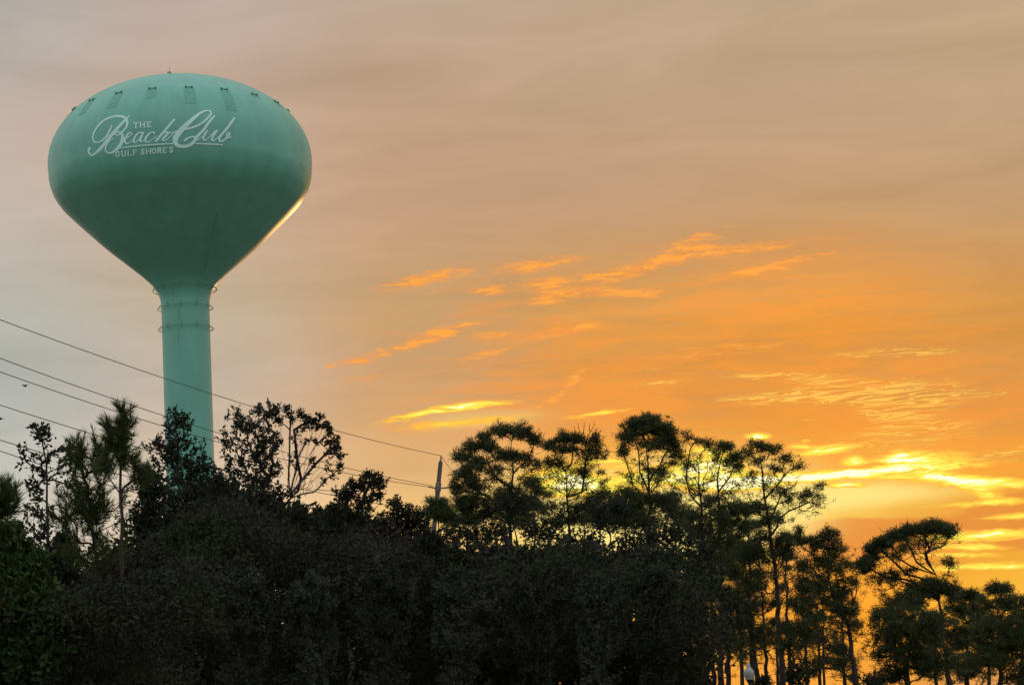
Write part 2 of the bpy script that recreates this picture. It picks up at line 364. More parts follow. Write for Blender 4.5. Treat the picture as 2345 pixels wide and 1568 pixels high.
# ray - tank intersection, to lay paint on the shell
def hit(x, y):
    d = ray(x, y); o = EYE - TC
    t = np.linspace(110, 175, 1400); p = o + d * t[:, None]
    ins = np.hypot(p[:, 0], p[:, 1]) - rad(np.clip(p[:, 2], -30, TB)); ins = np.where(p[:, 2] > TB, 1, ins)
    i = np.argmax(ins < 0)
    if i == 0: return None
    lo, hi = t[i-1], t[i]
    for _ in range(18):
        mid = (lo + hi) / 2; q = o + d * mid
        if math.hypot(q[0], q[1]) - float(rad(q[2])) < 0: hi = mid
        else: lo = mid
    q = o + d * lo
    e = .05; dr = (float(rad(q[2] + e)) - float(rad(q[2] - e))) / (2 * e); a = math.atan2(q[1], q[0])
    nn = nrm(np.array([math.cos(a), math.sin(a), -dr]))
    return TC + q, nn
def ribbon(pts, sx=1/4.343, ox=220, oy=300, wk=1.15, lift=.014, dens=2.0):
    """pts (X, Y, w) in the close-up's units -> strip of paint lying on the shell"""
    P = np.array([p[:2] for p in pts], float); W = np.array([p[2] for p in pts], float)
    seg = np.hypot(*np.diff(P, axis=0).T); s = np.concatenate([[0], np.cumsum(seg)])
    n = max(2, int(s[-1] / (8 * dens)) + 1); q = np.linspace(0, s[-1], n)
    if len(P) > 2:                   # Catmull-Rom through the traced points
        k = np.clip(np.searchsorted(s, q, side='right') - 1, 0, len(P) - 2); t = ((q - s[k]) / seg[k])[:, None]
        p0 = P[np.maximum(k - 1, 0)]; p1 = P[k]; p2 = P[k + 1]; p3 = P[np.minimum(k + 2, len(P) - 1)]
        C = .5 * (2 * p1 + (p2 - p0) * t + (2 * p0 - 5 * p1 + 4 * p2 - p3) * t**2 + (3 * p1 - p0 - 3 * p2 + p3) * t**3)
    else: C = P[0] + (P[1] - P[0]) * (q / s[-1])[:, None]
    w = np.interp(q, s, W) * wk
    T = nrm(np.gradient(C, axis=0)); N = np.stack([-T[:, 1], T[:, 0]], -1)
    V = []
    for c, nn_, ww in zip(C, N, w):
        for sgn in (-.5, 0, .5):
            a = (c + nn_ * ww * sgn) * sx + np.array([ox, oy]); hp = hit(a[0] / 1.31, a[1] / 1.31)
            V.append(hp[0] + hp[1] * lift)
    Fq = [(3*i + a, 3*i + a + 1, 3*i + a + 4, 3*i + a + 3) for i in range(len(C) - 1) for a in (0, 1)]
    return np.array(V), np.array(Fq)
script = {
 'lettering': [
  [(735,205,10),(690,252,20),(640,302,28),(590,355,32),(540,412,36),(490,470,38),(440,532,40),(390,595,38),(330,660,32),(280,703,26),(240,720,20),(210,700,18),(200,665,22),(208,638,28),(228,624,30)],
  [(503,328,8),(490,370,18),(460,430,24),(420,490,22),(370,535,18),(310,556,14),(275,545,17),(256,505,19),(262,450,19),(290,390,18),(340,322,18),(400,270,18),(470,236,18),(540,217,20),(600,213,22),(650,222,26),(688,250,28),(704,290,28),(698,340,24),(670,385,22),(630,430,20),(590,455,18),(555,460,14),(542,446,12),(552,427,13),(580,416,18),(620,427,26),(642,465,36),(642,520,40),(618,580,40),(580,630,36),(530,672,28),(490,690,22),(450,688,18),(425,665,17),(422,628,17),(442,580,13),(480,530,11),(540,500,8)],
  [(668,505,10),(720,485,12),(752,458,12),(764,436,13),(745,426,16),(710,450,22),(682,500,26),(674,545,23),(692,568,17),(725,566,11),(775,530,9)],
  [(900,432,16),(862,425,15),(820,460,22),(792,510,26),(788,543,24),(808,555,15),(842,530,11),(882,470,11),(905,432,14)],
  [(918,418,18),(892,470,25),(872,520,25),(878,546,19),(905,536,11),(945,505,9)],
  [(1048,442,26),(1060,424,18),(1030,419,13),(990,440,20),(957,480,26),(937,525,26),(952,550,17),(990,545,12),(1040,510,9),(1090,470,9)],
  [(1322,248,24),(1270,310,26),(1220,370,27),(1160,440,28),(1110,500,28),(1072,545,24)],
  [(1092,520,9),(1140,462,13),(1190,428,20),(1232,424,24),(1226,448,26),(1195,480,26),(1166,510,25),(1168,530,19),(1200,528,12),(1250,488,10),(1300,440,10)],
  [(1220,432,14),(1300,426,14),(1370,405,18),(1440,388,22),(1520,370,24),(1600,345,22),(1680,300,22),(1740,250,23),(1785,200,25),(1794,165,21),(1768,145,17),(1720,146,19),(1650,177,27),(1580,232,38),(1500,302,48),(1430,370,58),(1370,440,66),(1332,500,64),(1328,550,54),(1352,588,44),(1400,606,36),(1460,606,36),(1520,587,36),(1568,550,36),(1588,512,28),(1578,488,19),(1540,482,18),(1490,502,20),(1440,537,24)],
  [(1842,202,18),(1790,265,28),(1740,330,30),(1690,400,32),(1630,460,34),(1592,502,34),(1602,524,18),(1640,508,10),(1690,470,9)],
  [(1748,398,17),(1712,450,25),(1692,500,25),(1704,526,18),(1740,514,11),(1800,455,11),(1850,402,16)],
  [(1878,393,21),(1832,455,28),(1802,508,28),(1818,533,19),(1860,508,10),(1910,465,9)],
  [(2102,232,20),(2060,290,28),(2010,360,28),(1960,420,28),(1917,470,28),(1897,510,28),(1908,538,23),(1940,538,19),(1990,500,23),(2028,458,23),(2036,430,17),(2006,438,15),(1992,472,12),(2012,498,13),(2058,485,13)],
  [(605,633,7),(700,617,14),(850,600,15),(1000,588,15),(1150,578,15),(1300,572,12)],
  [(1590,572,12),(1700,574,15),(1830,580,15),(1948,586,12)],
 ]}
sb = lambda *p: [(a, b, 12) for a, b in p]
W_ = 15
def serif(x, y, w=26): return [(x - w / 2, y, 8), (x + w / 2, y - w * .06, 8)]
def letter(ch, x0, x1, yt, yb):
    xm = (x0 + x1) / 2; ym = (yt + yb) / 2; w = x1 - x0; o = []
    def L(*p): o.append([(a, b, W_) for a, b in p])
    if ch == 'T': L((xm, yt), (xm, yb)); o.append([(x0, yt + 4, 12), (x1, yt, 12)]); o.append([(x0+3, yt, 8), (x0+3, yt + 20, 6)]); o.append([(x1-3, yt, 8), (x1-3, yt + 20, 6)]); o.append(serif(xm, yb))
    if ch == 'H':
        for x in (x0 + 10, x1 - 10): L((x, yt), (x, yb)); o.append(serif(x, yt)); o.append(serif(x, yb))
        o.append([(x0 + 10, ym + 2, 10), (x1 - 10, ym - 2, 10)])
    if ch in 'ELF':
        L((x0 + 10, yt), (x0 + 10, yb)); o.append(serif(x0 + 10, yt)); o.append(serif(x0 + 10, yb))
        if ch in 'EF': o.append([(x0 + 10, yt + 3, 10), (x1, yt, 10)]); o.append([(x1 - 3, yt - 3, 8), (x1 - 3, yt + 18, 7)]); o.append([(x0 + 10, ym, 9), (x1 - 12, ym - 2, 9)])
        if ch in 'EL': o.append([(x0 + 10, yb - 1, 10), (x1, yb - 4, 10)]); o.append([(x1 - 2, yb, 8), (x1 - 2, yb - 22, 7)])
    if ch == 'U': L((x0 + 10, yt), (x0 + 11, ym + 8), (x0 + 18, yb - 6), (xm, yb - 2), (x1 - 15, yb - 8), (x1 - 10, ym + 6), (x1 - 10, yt)); o.append(serif(x0 + 10, yt)); o.append(serif(x1 - 10, yt))
    if ch == 'O': L((xm, yt + 3), (x0 + 10, yt + 14), (x0 + 6, ym), (x0 + 10, yb - 14), (xm, yb - 3), (x1 - 10, yb - 14), (x1 - 6, ym), (x1 - 10, yt + 14), (xm, yt + 3))
    if ch == 'G': L((x1 - 4, yt + 18), (x1 - 14, yt + 5), (xm, yt + 3), (x0 + 9, yt + 16), (x0 + 6, ym), (x0 + 10, yb - 14), (xm, yb - 3), (x1 - 12, yb - 8), (x1 - 8, ym + 6)); o.append([(x1 - 24, ym + 5, 9), (x1 + 2, ym + 3, 9)])
    if ch == 'S': L((x1 - 5, yt + 18), (x1 - 12, yt + 5), (xm, yt + 3), (x0 + 8, yt + 14), (xm - 6, ym - 4), (x1 - 8, ym + 12), (x1 - 10, yb - 10), (xm, yb - 3), (x0 + 8, yb - 6), (x0 + 5, yb - 20))
    if ch == 'R': L((x0 + 10, yt), (x0 + 10, yb)); o.append(serif(x0 + 10, yt)); o.append(serif(x0 + 10, yb)); L((x0 + 10, yt + 4), (xm + 4, yt + 2), (x1 - 8, yt + 14), (xm + 6, ym), (x0 + 12, ym + 2)); L((xm, ym), (x1 - 2, yb))
    return o
words = [('THE', 1, [('T',782,850,296,368),('H',866,938,292,360),('E',960,1016,288,356)]),
 ('GULF', 1, [('G',550,606,674,738),('U',624,690,668,734),('L',706,762,662,728),('F',776,828,655,720)]),
 ('SHORES', 1, [('S',880,930,640,706),('H',944,1016,638,702),('O',1024,1082,632,698),('R',1094,1150,628,694),('E',1164,1220,623,690),('S',1250,1302,616,684)])]
V, Fs = merge([ribbon(s, lift=.014 + .0016 * i) for i, s in enumerate(script['lettering'])]); mesh_np('script_lettering', V, Fs, M_letter, tower)
def weld(parts):
    V, Fs = merge(parts); return V, Fs
for wname, _, ls in words:
    parts = []; kk = 0
    for l in ls:
        for s in letter(*l): parts.append(ribbon(s, lift=.012 + .0016 * (kk % 9), dens=1.2)); kk += 1
    V, Fs = merge(parts); mesh_np('block_lettering', V, Fs, M_letter, tower)
# lugs round the crown and the stains below them
def surf_patch(phi_a, phi_b, h_a, h_b, shift=0.0, lift=.008, nu=4, nv=8):
    V = []
    for j in range(nv + 1):
        for i in range(nu + 1):
            V.append(spt(phi_a + (phi_b - phi_a) * i / nu + shift * j / nv, h_a + (h_b - h_a) * j / nv, lift))
    return np.array(V), np.array([(j*(nu+1)+i, j*(nu+1)+i+1, (j+1)*(nu+1)+i+1, (j+1)*(nu+1)+i) for j in range(nv) for i in range(nu)])
lugs = [(227,216,45,0),(283,210,28,.9),(354,202,20,.9),(425,198,32,1),(497,200,40,.95),(560,209,8,.5),(610,215,6,.3)]
for k_ in range(20):
    a = 2 * np.pi * k_ / 20 + phi0 + R(5)
    h = 2.98
    c = spt(a, h, .02); tdir = np.array([-math.sin(a), math.cos(a), 0]); nr = np.array([math.cos(a), math.sin(a), 0])
    rot = np.stack([tdir, nr, np.array([0, 0, 1.])], -1)
    V, Fs = merge([box(c + tdir * .20, (.08, .16, .18), rot), box(c - tdir * .20, (.08, .16, .18), rot), box(c - nr * .02, (.46, .08, .10), rot)])
    mesh_np('rigging_lug', V, Fs, M_lug, tower)
    dphi = (a - phi0 + np.pi) % (2 * np.pi) - np.pi
    if abs(dphi) < 1.3:
        ln = [1.25, 1.6, .2, .25, .2, .2, .2, .2, .2, .2, .2, .2, .2, .2, .2, .2, .3, 1.0, 1.1, .75][k_ % 20]; hw = .32 / float(rad(h))
        V, Fq = surf_patch(a - hw, a + hw, h - .1, h - .1 - ln, shift=.0); mesh_np('stain', V, [Fq], M_stain, tower)
# thin runs of grime on the bowl and shaft
for (x, y, x2, y2, w) in ((497,488,468,620,7),(1500/2.6,455,560,480,5),(340,450,352,472,5),(690,375,698,392,3),(411,700,408,790,5),(396,668,395,690,4),(378,664,384,676,6)):
    Vr = []
    for t in np.linspace(0, 1, 12):
        for s in (-1, 1):
            hp = hit(x + (x2 - x) * t + s * w * .5 * (1 - t * .5) * (.6 + .5 * math.sin(t * 9)), y + (y2 - y) * t); Vr.append(hp[0] + hp[1] * .006)
    mesh_np('stain', np.array(Vr), [np.array([(2*i, 2*i+1, 2*i+3, 2*i+2) for i in range(11)])], M_stain, tower)
# vent and lightning rod on the roof
parts = [lathe([(0.6, 0), (.6, .06), (.25, .1), (.25, .2), (.4, .21), (.3, .3), (0.02, .36)], 24, TC + np.array([0, 0, TB - .06]))]
V, Fs = merge(parts); mesh_np('roof_vent', V, Fs, M_pipe, tower, True)
ap = spt(phi0, 5.70); ap2 = spt(phi0 - .25, 5.35)
V, Fs = merge([tubes([ap2], [ap2 + np.array([0, 0, .6])], [.022], [.006], 6), box(ap2 + np.array([0, 0, .12]), (.22, .2, .14))]); mesh_np('lightning_rod', V, Fs, M_lug, tower)

# ------------------------------------------------------------------ utility pole and wires
PA = 140.0
ptop = at(1010.5, 1043, PA); pmid = at(1003, 1118, PA)
ax = nrm(ptop - pmid); ax[1] = 0; ax = nrm(ax)
pbase = ptop - ax * (ptop[2] / ax[2])
pole = thing('utility_pole', 'weathered leaning wooden utility pole rising behind the small pine', 'utility pole', pbase)
Lp = np.linalg.norm(ptop - pbase)
kt = np.array([0, .25, .5, .8, .9]) * (Lp - .35); V, Fq = chain([pbase + ax * t for t in list(kt) + [Lp - .45, Lp - .35]], [.21, .19, .175, .15, .145, .14, .10], 14); mesh_np('shaft', V, [Fq], M_pole, pole, True)
V, Fq = chain([ptop - ax * .38, ptop - ax * .05, ptop], [.055, .05, .02], 8); mesh_np('top_pin', V, [Fq], M_ins, pole, True)
V, Fq = chain([pmid - ax * .35, pmid - ax * .1, pmid + ax * .3, pmid + ax * .42], [.15, .20, .19, .15], 12); mesh_np('bracket_collar', V, [Fq], M_ins, pole, True)
la, ra = at(981, 1114, PA - .4), at(1028, 1116, PA + .6)
for e_ in (la, ra):
    k_ = np.linspace(0, 1, 13); pts = [pmid + (e_ - pmid) * t for t in k_]
    V, Fq = chain(pts, [.035 if i % 2 == 0 else .06 for i in range(13)], 10); mesh_np('insulator', V, [Fq], M_ins, pole, True)
def solve_wire(A, x1, y1, x2, y2, Bx=-420, DB=80):
    best = None
    b0 = at(Bx, 600, DB)
    def f(zB, sag):
        t = np.linspace(0, 1, 160)[:, None]; B = np.array([b0[0], b0[1], zB])
        P = A + (B - A) * t - np.array([0, 0, 1.]) * 4 * sag * t * (1 - t)
        q = np.array([px(p) for p in P]); o = np.argsort(q[:, 0]); return np.interp([x1, x2], q[o, 0], q[o, 1]), P
    z, s = 15.0, 1.0
    for _ in range(12):
        y, P = f(z, s); e = y - np.array([y1, y2]); J = np.stack([(f(z + .05, s)[0] - y) / .05, (f(z, s + .02)[0] - y) / .02], -1)
        d = np.linalg.solve(J, -e); z += d[0]; s += d[1]
    return f(z, s)[1]
wires = [
 (ptop, 0, 732, 560, 925, 'topmost thin power line running down from the left edge to the pole top'),
 (at(992, 1112, PA), 0, 820, 504, 992, 'second power line from the top, ending just above the pole insulators'),
 (la, 0, 851, 500, 1012, 'third power line from the top, ending at the left insulator of the pole'),
 (at(1000, 1172, PA), 0, 927, 180, 984, 'fourth power line from the top, vanishing behind the tufted pines'),
 (at(999, 1200, PA), 0, 1007, 119, 1042, 'fifth power line from the top, crossing behind the sparse tree at far left'),
 (at(998, 1215, PA), 0, 1032, 44, 1046, 'lowest power line at the left edge, under five others'),
]
for i, (A, x1, y1, x2, y2, lab) in enumerate(wires):
    if i < 3: P = solve_wire(A, x1, y1, x2, y2)
    else:
        y_end = {3: 1040, 4: 1078, 5: 1096}[i]
        P = solve_wire(A, x1, y1, 300, y1 + (y2 - y1) / x2 * 300 * .97)
    V, Fq = chain(P, .019, 5); o = mesh_np('power_line', V, [Fq], M_wire); tag(o, lab, 'power line', 'power lines strung to the utility pole')
nx = at(1120, 1100, 190)
for A, lab in ((ptop, 'short stretch of power line going on from the pole top into the pines'), (ra, 'short stretch of power line going on from the right insulator into the pines')):
    B = nx + (A - ptop); t = np.linspace(0, 1, 30)[:, None]
    P = A + (B - A) * t - np.array([0, 0, 1.]) * 4 * 1.2 * t * (1 - t); V, Fq = chain(P, .019, 5)
    tag(mesh_np('power_line', V, [Fq], M_wire), lab, 'power line', 'power lines strung to the utility pole')

# ------------------------------------------------------------------ street lamp
LB = 80.0; lt = at(1713.5, 1518, LB); mp_ = LB / F
gt = lt[2]; lamp = thing('street_lamp', 'acorn-globe street lamp with a pale frosted globe and black post among the pine trunks', 'street lamp', (lt[0], lt[1], 0))
h_ = lambda Y: gt - (Y - 450) / 560 * 36 * mp_; w_ = lambda X: X / 370 * .385 / 2
pr = [(w_(10), h_(450)), (w_(90), h_(462)), (w_(135), h_(500)), (w_(130), h_(545)), (w_(150), h_(580)), (w_(235), h_(640)), (w_(330), h_(700)), (w_(370), h_(770)), (w_(365), h_(840)), (w_(330), h_(915)), (w_(290), h_(965))]
V, Fq = lathe(pr, 32, (lt[0], lt[1], 0)); mesh_np('globe', V, [Fq], M_globe, lamp, True)
pr = [(w_(288), h_(968)), (w_(300), h_(980)), (w_(296), h_(1010)), (w_(250), h_(1016)), (w_(.1), h_(1016))]
V, Fq = lathe(pr, 32, (lt[0], lt[1], 0)); mesh_np('collar', V, [Fq], M_globe, lamp, True)
hb = h_(1012)
pr = [(.19, 0), (.19, .12), (.15, .16), (.14, .55), (.10, .62), (.07, .7), (.055, hb - .5), (.05, hb - .28), (.085, hb - .25), (.085, hb - .2), (.05, hb - .17), (.075, hb - .1), (.12, hb - .03), (.12, hb - .004)]
V, Fq = lathe(pr, 20, (lt[0], lt[1], 0)); mesh_np('post', V, [Fq], M_black, lamp, True)

# ------------------------------------------------------------------ birds
def bird(x, y, D, head, span, label):
    c = at(x, y, D); L = span * .45; t = thing('bird', label, 'bird', c, 'birds in the sky at the left edge')
    pr = [(.0005, -L/2), (.03, -L*.42), (.045, -L*.1), (.05, L*.12), (.035, L*.3), (.03, L*.38), (.028, L*.43), (.0005, L*.5)]
    V, Fq = lathe(pr, 10); V = np.stack([V[:, 2], V[:, 1], V[:, 0]], -1); cs, sn_ = math.cos(head), math.sin(head)
    Rm = np.array([[cs, 0, -sn_], [0, 1, 0], [sn_, 0, cs]]); Ry = np.array([[.5, -.866, 0], [.866, .5, 0], [0, 0, 1.]])
    T = lambda v: (v @ Ry.T) @ Rm.T + c
    mesh_np('body', T(V), [Fq], M_bird, t, True)
    for s in (-1, 1):
        W = np.array([(L*.22, s*.03, .02), (L*.26, s*span*.22, .07), (L*.05, s*span*.5, .05), (-L*.08, s*span*.24, .055), (-L*.12, s*.03, .015)])
        W2 = W - np.array([0, 0, .008]); Vw = np.concatenate([W, W2])
        Fw = [np.array([(0,1,3,4),(5,9,8,6)]), np.array([(1,2,3),(6,8,7)]), np.array([(0,5,6,1),(1,6,7,2),(2,7,8,3),(3,8,9,4),(4,9,5,0)])]
        Fw = [np.concatenate([Fw[0], Fw[2]]), Fw[1]]
        mesh_np('wing', T(Vw), Fw, M_bird, t)
    W = np.array([(-L*.4, .02, 0), (-L*.4, -.02, 0), (-L*.72, -.05, 0), (-L*.72, .05, 0)]); Vw = np.concatenate([W, W - np.array([0, 0, .008])])
    mesh_np('tail', T(Vw), [np.array([(0,1,2,3),(7,6,5,4),(0,4,5,1),(1,5,6,2),(2,6,7,3),(3,7,4,0)])], M_bird, t)
bird(57, 883, 95, R(-10), .50, 'small grey bird flying below the third power line at the left')
bird(1, 958, 95, R(-28), .50, 'bird cut off by the left edge of the sky, above the lower power lines')

# ------------------------------------------------------------------ trees
def leaves(P, A, L, W, rng, fold=True):
    """thin diamond leaves at P along directions A"""
    n = len(P); s = nrm(np.cross(A, rng.normal(size=(n, 3)))); L = L[:, None]; W = W[:, None]
    V = np.stack([P, P + A * L * .45 + s * W / 2, P + A * L, P + A * L * .45 - s * W / 2], 1)
    return V.reshape(-1, 3), np.arange(n * 4).reshape(-1, 4)
def needles(P, A, L, W, rng):
    n = len(P); s = nrm(np.cross(A, rng.normal(size=(n, 3)))); W = W[:, None]
    V = np.stack([P + s * W / 2, P - s * W / 2, P + A * L[:, None]], 1)
    return V.reshape(-1, 3), np.arange(n * 3).reshape(-1, 3)
def grow(trunk_px, blobs, D, rng, tipr=.0055, up_bias=.25, powr=.42, wig=.05, lean_back=0, base_r=None, shell=.35, depthk=.9, extra=()):
    mpp = D / F
    T = [at(x, y, D) for x, y in trunk_px]              # bottom -> top
    b = T[0]
    if b[2] > .3:
        bb = np.array([b[0] + rng.normal() * .15, b[1] + rng.normal() * .3, 0.0]); T = [bb] + T
    pos, par, ts = [T[0]], [-1], [True]
    def addline(a_idx, pts, tr=False, wig_=0.0):
        i = a_idx
        for p in pts:
            a = pos[i]; d = np.linalg.norm(p - a); n = max(1, int(d / .35)); src = a.copy()
            for k in range(1, n + 1):
                q = src + (p - src) * k / n + (rng.normal(size=3) * wig_ * 1.6 * min(1, d) if k < n else 0)
                pos.append(q); par.append(i); ts.append(tr); i = len(pos) - 1
        return i
    addline(0, T[1:], True, .02)
    for ex in extra:                                      # named limbs: list of px points, starting at nearest node
        E = [at(x, y, D + rng.normal() * .4) for x, y in ex]
        i = int(np.argmin(np.linalg.norm(np.array(pos) - E[0], axis=1))); addline(i, E[1:], False, .03)
    C = []; LW = []
    for (x, y, rx, ry, n) in blobs:
        lace = n < 0; n = int(-n * 1.5) if lace else n
        c = at(x, y, D); v = rng.normal(size=(n, 3)); v = nrm(v) * (shell + (1 - shell) * rng.random((n, 1)) ** (.45 if lace else .6)); v *= np.where(rng.random((n, 1)) < .13, 1.38, 1.0); LW.append(np.full(n, .5 if lace else 1.0))
        rd = min(rx, max(ry * 2, rx * .7)) * mpp * depthk
        C.append(c + v[:, 0:1] * rt * rx * mpp + v[:, 1:2] * np.array([0, 1., 0]) * rd + v[:, 2:3] * up * ry * mpp)
    C = np.concatenate(C); LW = np.concatenate(LW)[C[:, 2] > .3]; C = C[C[:, 2] > .3]
    ntr = len(pos); tp = np.array(pos)
    order = np.argsort(np.min(np.linalg.norm(C[:, None] - tp[None], axis=2), axis=1)); tips = []
    plen = np.zeros(len(pos))
    for i in range(1, len(pos)): plen[i] = plen[par[i]] + np.linalg.norm(pos[i] - pos[par[i]])
    plen = list(plen)
    for ci in order:
        c = C[ci]; Pn = np.array(pos); d = c - Pn; dist = np.linalg.norm(d, axis=1)
        cost = dist * 1.25 + .35 * (np.array(plen) - Pn[:, 2]) + np.maximum(0, dist * .25 - d[:, 2]) * 1.2 + np.where(Pn[:, 2] < C[:, 2].min() - 4.0, 5, 0)
        i = int(np.argmin(cost)); a = pos[i]; dd = dist[i]
        if par[i] >= 0: pd = nrm(a - pos[par[i]])
        else: pd = np.array([0, 0, 1.])
        ctrl = a + pd * dd * .30 + (c - a) * .22 + np.array([0, 0, -1]) * dd * (up_bias - .2)
        n = max(2, min(8, int(dd / .3))); j = i; mid = rng.normal(size=3) * wig * dd
        for k in range(1, n + 1):
            t = k / n; q = a * (1-t)**2 + ctrl * 2*t*(1-t) + c * t*t + (mid * math.sin(t * 3.14 * 2) if k < n else 0) + (rng.normal(size=3) * wig * .35 * dd / n if k < n else 0)
            pos.append(q); par.append(j); ts.append(False); plen.append(plen[j] + np.linalg.norm(q - pos[j])); j = len(pos) - 1
        tips.append(j)
    pos = np.array(pos); par = np.array(par); N = len(pos)
    cnt = np.zeros(N); cnt[tips] = 1
    for i in range(N - 1, 0, -1): cnt[par[i]] += cnt[i]
    cnt = np.maximum(cnt, 1); r = tipr * cnt ** powr
    tsm = np.array(ts)
    if base_r:                                            # taper the trunk with height
        zt = pos[tsm][:, 2].max(); f = np.clip(pos[:, 2] / zt, 0, 1)
        r = np.where(tsm, base_r * (1 - f) ** .8 + tipr * 2.2, np.minimum(r, base_r * .45))
    dirs = np.zeros((N, 3)); dirs[1:] = nrm(pos[1:] - pos[par[1:]])
    return pos, par, r, np.array(ts), np.array(tips), dirs, LW[order]
tree_no = 0
def tree(name, label, cat, D, trunk, blobs, kind='pine', group=None, seed=None, base_r=.14, mats=None, nl=None, size=None, extra=(), twigs=None, shell=.35, wig=.05, mult=1, spread=None, depthk=.9, tipr=.0055, powr=.44):
    global tree_no; tree_no += 1
    if mult != 1: blobs = [b[:4] + (int(b[4] * mult),) for b in blobs]
    rng = np.random.default_rng(seed if seed is not None else 100 + tree_no)
    pos, par, r, tr, tips, dirs, lw = grow(trunk, blobs, D, rng, tipr=tipr, base_r=base_r, extra=extra, shell=shell, wig=wig, depthk=depthk, powr=powr)
    t = thing(name, label, cat, (pos[0][0], pos[0][1], 0), group)
    bark, lm = mats or ((M_bark, M_needle_far) if 'pine' in kind else (M_greybark, M_leaf))
    idx = np.arange(1, len(pos)); ti = idx[tr[1:]]; bi = idx[~tr[1:]]
    V, Fs = merge([tubes(pos[par[ti]], pos[ti], r[par[ti]], r[ti], 9, .15), tubes(pos[par[bi]], pos[bi], np.minimum(r[par[bi]], r[bi] * 1.25), r[bi], 5, .2)])
    mesh_np('trunk', V, Fs, bark, t, True)
    c = pos[tips]; td = dirs[tips]; n = len(tips)
    if kind == 'pine_near':                              # bottle-brush tufts of long needles
        nl = nl or 85; L0, W0 = size or (.22, .012); K = n * nl; pick = np.repeat(np.arange(n), nl)
        s = rng.random((K, 1)); twdir = nrm(td + np.array([0, 0, .9]))
        P = c[pick] + twdir[pick] * (s - .75) * .34
        perp = rng.normal(size=(K, 3)); perp = nrm(perp - twdir[pick] * np.sum(perp * twdir[pick], 1, keepdims=True))
        A = nrm(perp * (1.0 - .55 * s) + twdir[pick] * (.45 + .75 * s) + rng.normal(size=(K, 3)) * .12)
        V, Fq = needles(P, A, L0 * (.7 + .5 * rng.random(K)) * (1 - .25 * s[:, 0]), np.full(K, W0), rng)
    elif kind == 'pine':
        nl = nl or 52; L0, W0 = size or (.17, .026); sp = spread or .085
        sc0 = (.6 + .75 * rng.random(n)) * np.where(lw < 1, .8, 1); pick = np.repeat(np.arange(n), np.maximum(6, (nl * lw * sc0)).astype(int)); K = len(pick); sc_ = sc0[pick]
        P = c[pick] + rng.normal(size=(K, 3)) * np.array([sp, sp, sp * .7]) * sc_[:, None]
        A = nrm(rng.normal(size=(K, 3)) + td[pick] * .5 + np.array([0, 0, .3]))
        V, Fq = needles(P, A, L0 * (.5 + .7 * rng.random(K)) * sc_, np.full(K, W0), rng)
    else:                                                # leafy sprays along the last stretch of each twig
        nl = nl or 30; L0, W0 = size or (.13, .06); sp = spread or .10
        sc0 = .55 + .9 * rng.random(n); pick = np.repeat(np.arange(n), np.maximum(4, nl * lw * sc0).astype(int)); K = len(pick); sc_ = sc0[pick]
        twdir = nrm(td + np.array([0, 0, .55])); s = rng.random((K, 1)); ln = sp * 3.0
        P = c[pick] + twdir[pick] * (s - .8) * ln * sc_[:, None] + rng.normal(size=(K, 3)) * sp * .42 * sc_[:, None] * (1.15 - .6 * s)
        A = nrm(rng.normal(size=(K, 3)) * .6 + twdir[pick] * .9)
        V, Fq = leaves(P, A, L0 * (.55 + .7 * rng.random(K)), W0 * (.7 + .6 * rng.random(K)), rng)
    mesh_np('crown', V, [Fq], lm, t)
    if twigs:                                            # bare dead twigs sticking out
        p0, p1, r0_, r1_ = [], [], [], []
        for (x, y, x2, y2) in twigs:
            a = at(x, y, D); b = at(x2, y2, D + rng.normal() * .3); k = np.linspace(0, 1, 6)[:, None]; Q = a + (b - a) * k + rng.normal(size=(6, 3)) * .03
            for i in range(5): p0.append(Q[i]); p1.append(Q[i+1]); r0_.append(.022 - .003 * i); r1_.append(.019 - .003 * i)
        V, Fq = tubes(p0, p1, r0_, r1_, 4, .1); mesh_np('dead_twigs', V, [Fq], bark, t)
    return t

NEAR = 'near trees at the left in front of the water tower'
PINES = 'tall pines against the sunset'
# --- left, near
tree('pine_tree', 'pine bough with a dark needle clump reaching in from the left edge', 'pine tree', 34, [(-90,1568),(-95,1350),(-80,1220)],
     [(5,1115,38,22,26),(-60,1120,60,50,40),(20,1160,22,14,8),(-80,1250,60,60,24)], 'pine_near', NEAR, base_r=.10, mats=(M_bark, M_needle), extra=[[(-85,1230),(-40,1215),(10,1178),(40,1150)],[(-80,1240),(-20,1250),(40,1238),(70,1210)]])
tree('sparse_tree', 'spindly sparse-leaved tree with a thin stem at the far left', 'tree', 40, [(112,1400),(110,1250),(107,1150),(106,1060),(96,1010)],
     [(96,985,26,22,22),(60,1040,20,30,12),(150,1040,26,30,20),(165,1090,22,40,16),(75,1100,30,40,18),(110,1180,60,40,34),(100,1070,40,40,16),(92,1250,60,50,50)], 'broad', NEAR, base_r=.035, tipr=.006, nl=8, size=(.10,.05), spread=.06, shell=.2, wig=.07)
tree('pine_tree', 'bushy young pine with three upright tufts, left of the tallest tufted pine', 'pine tree', 33, [(225,1568),(222,1400),(215,1250),(200,1120)],
     [(180,1040,28,50,26),(222,1030,22,45,20),(250,1050,20,40,12),(190,1120,50,40,30),(170,1180,60,50,36),(240,1160,50,50,26),(200,1250,70,50,40)], 'pine_near', NEAR, base_r=.045, mats=(M_bark, M_needle), shell=.25, tipr=.005, nl=60, size=(.16,.010), mult=1.1)
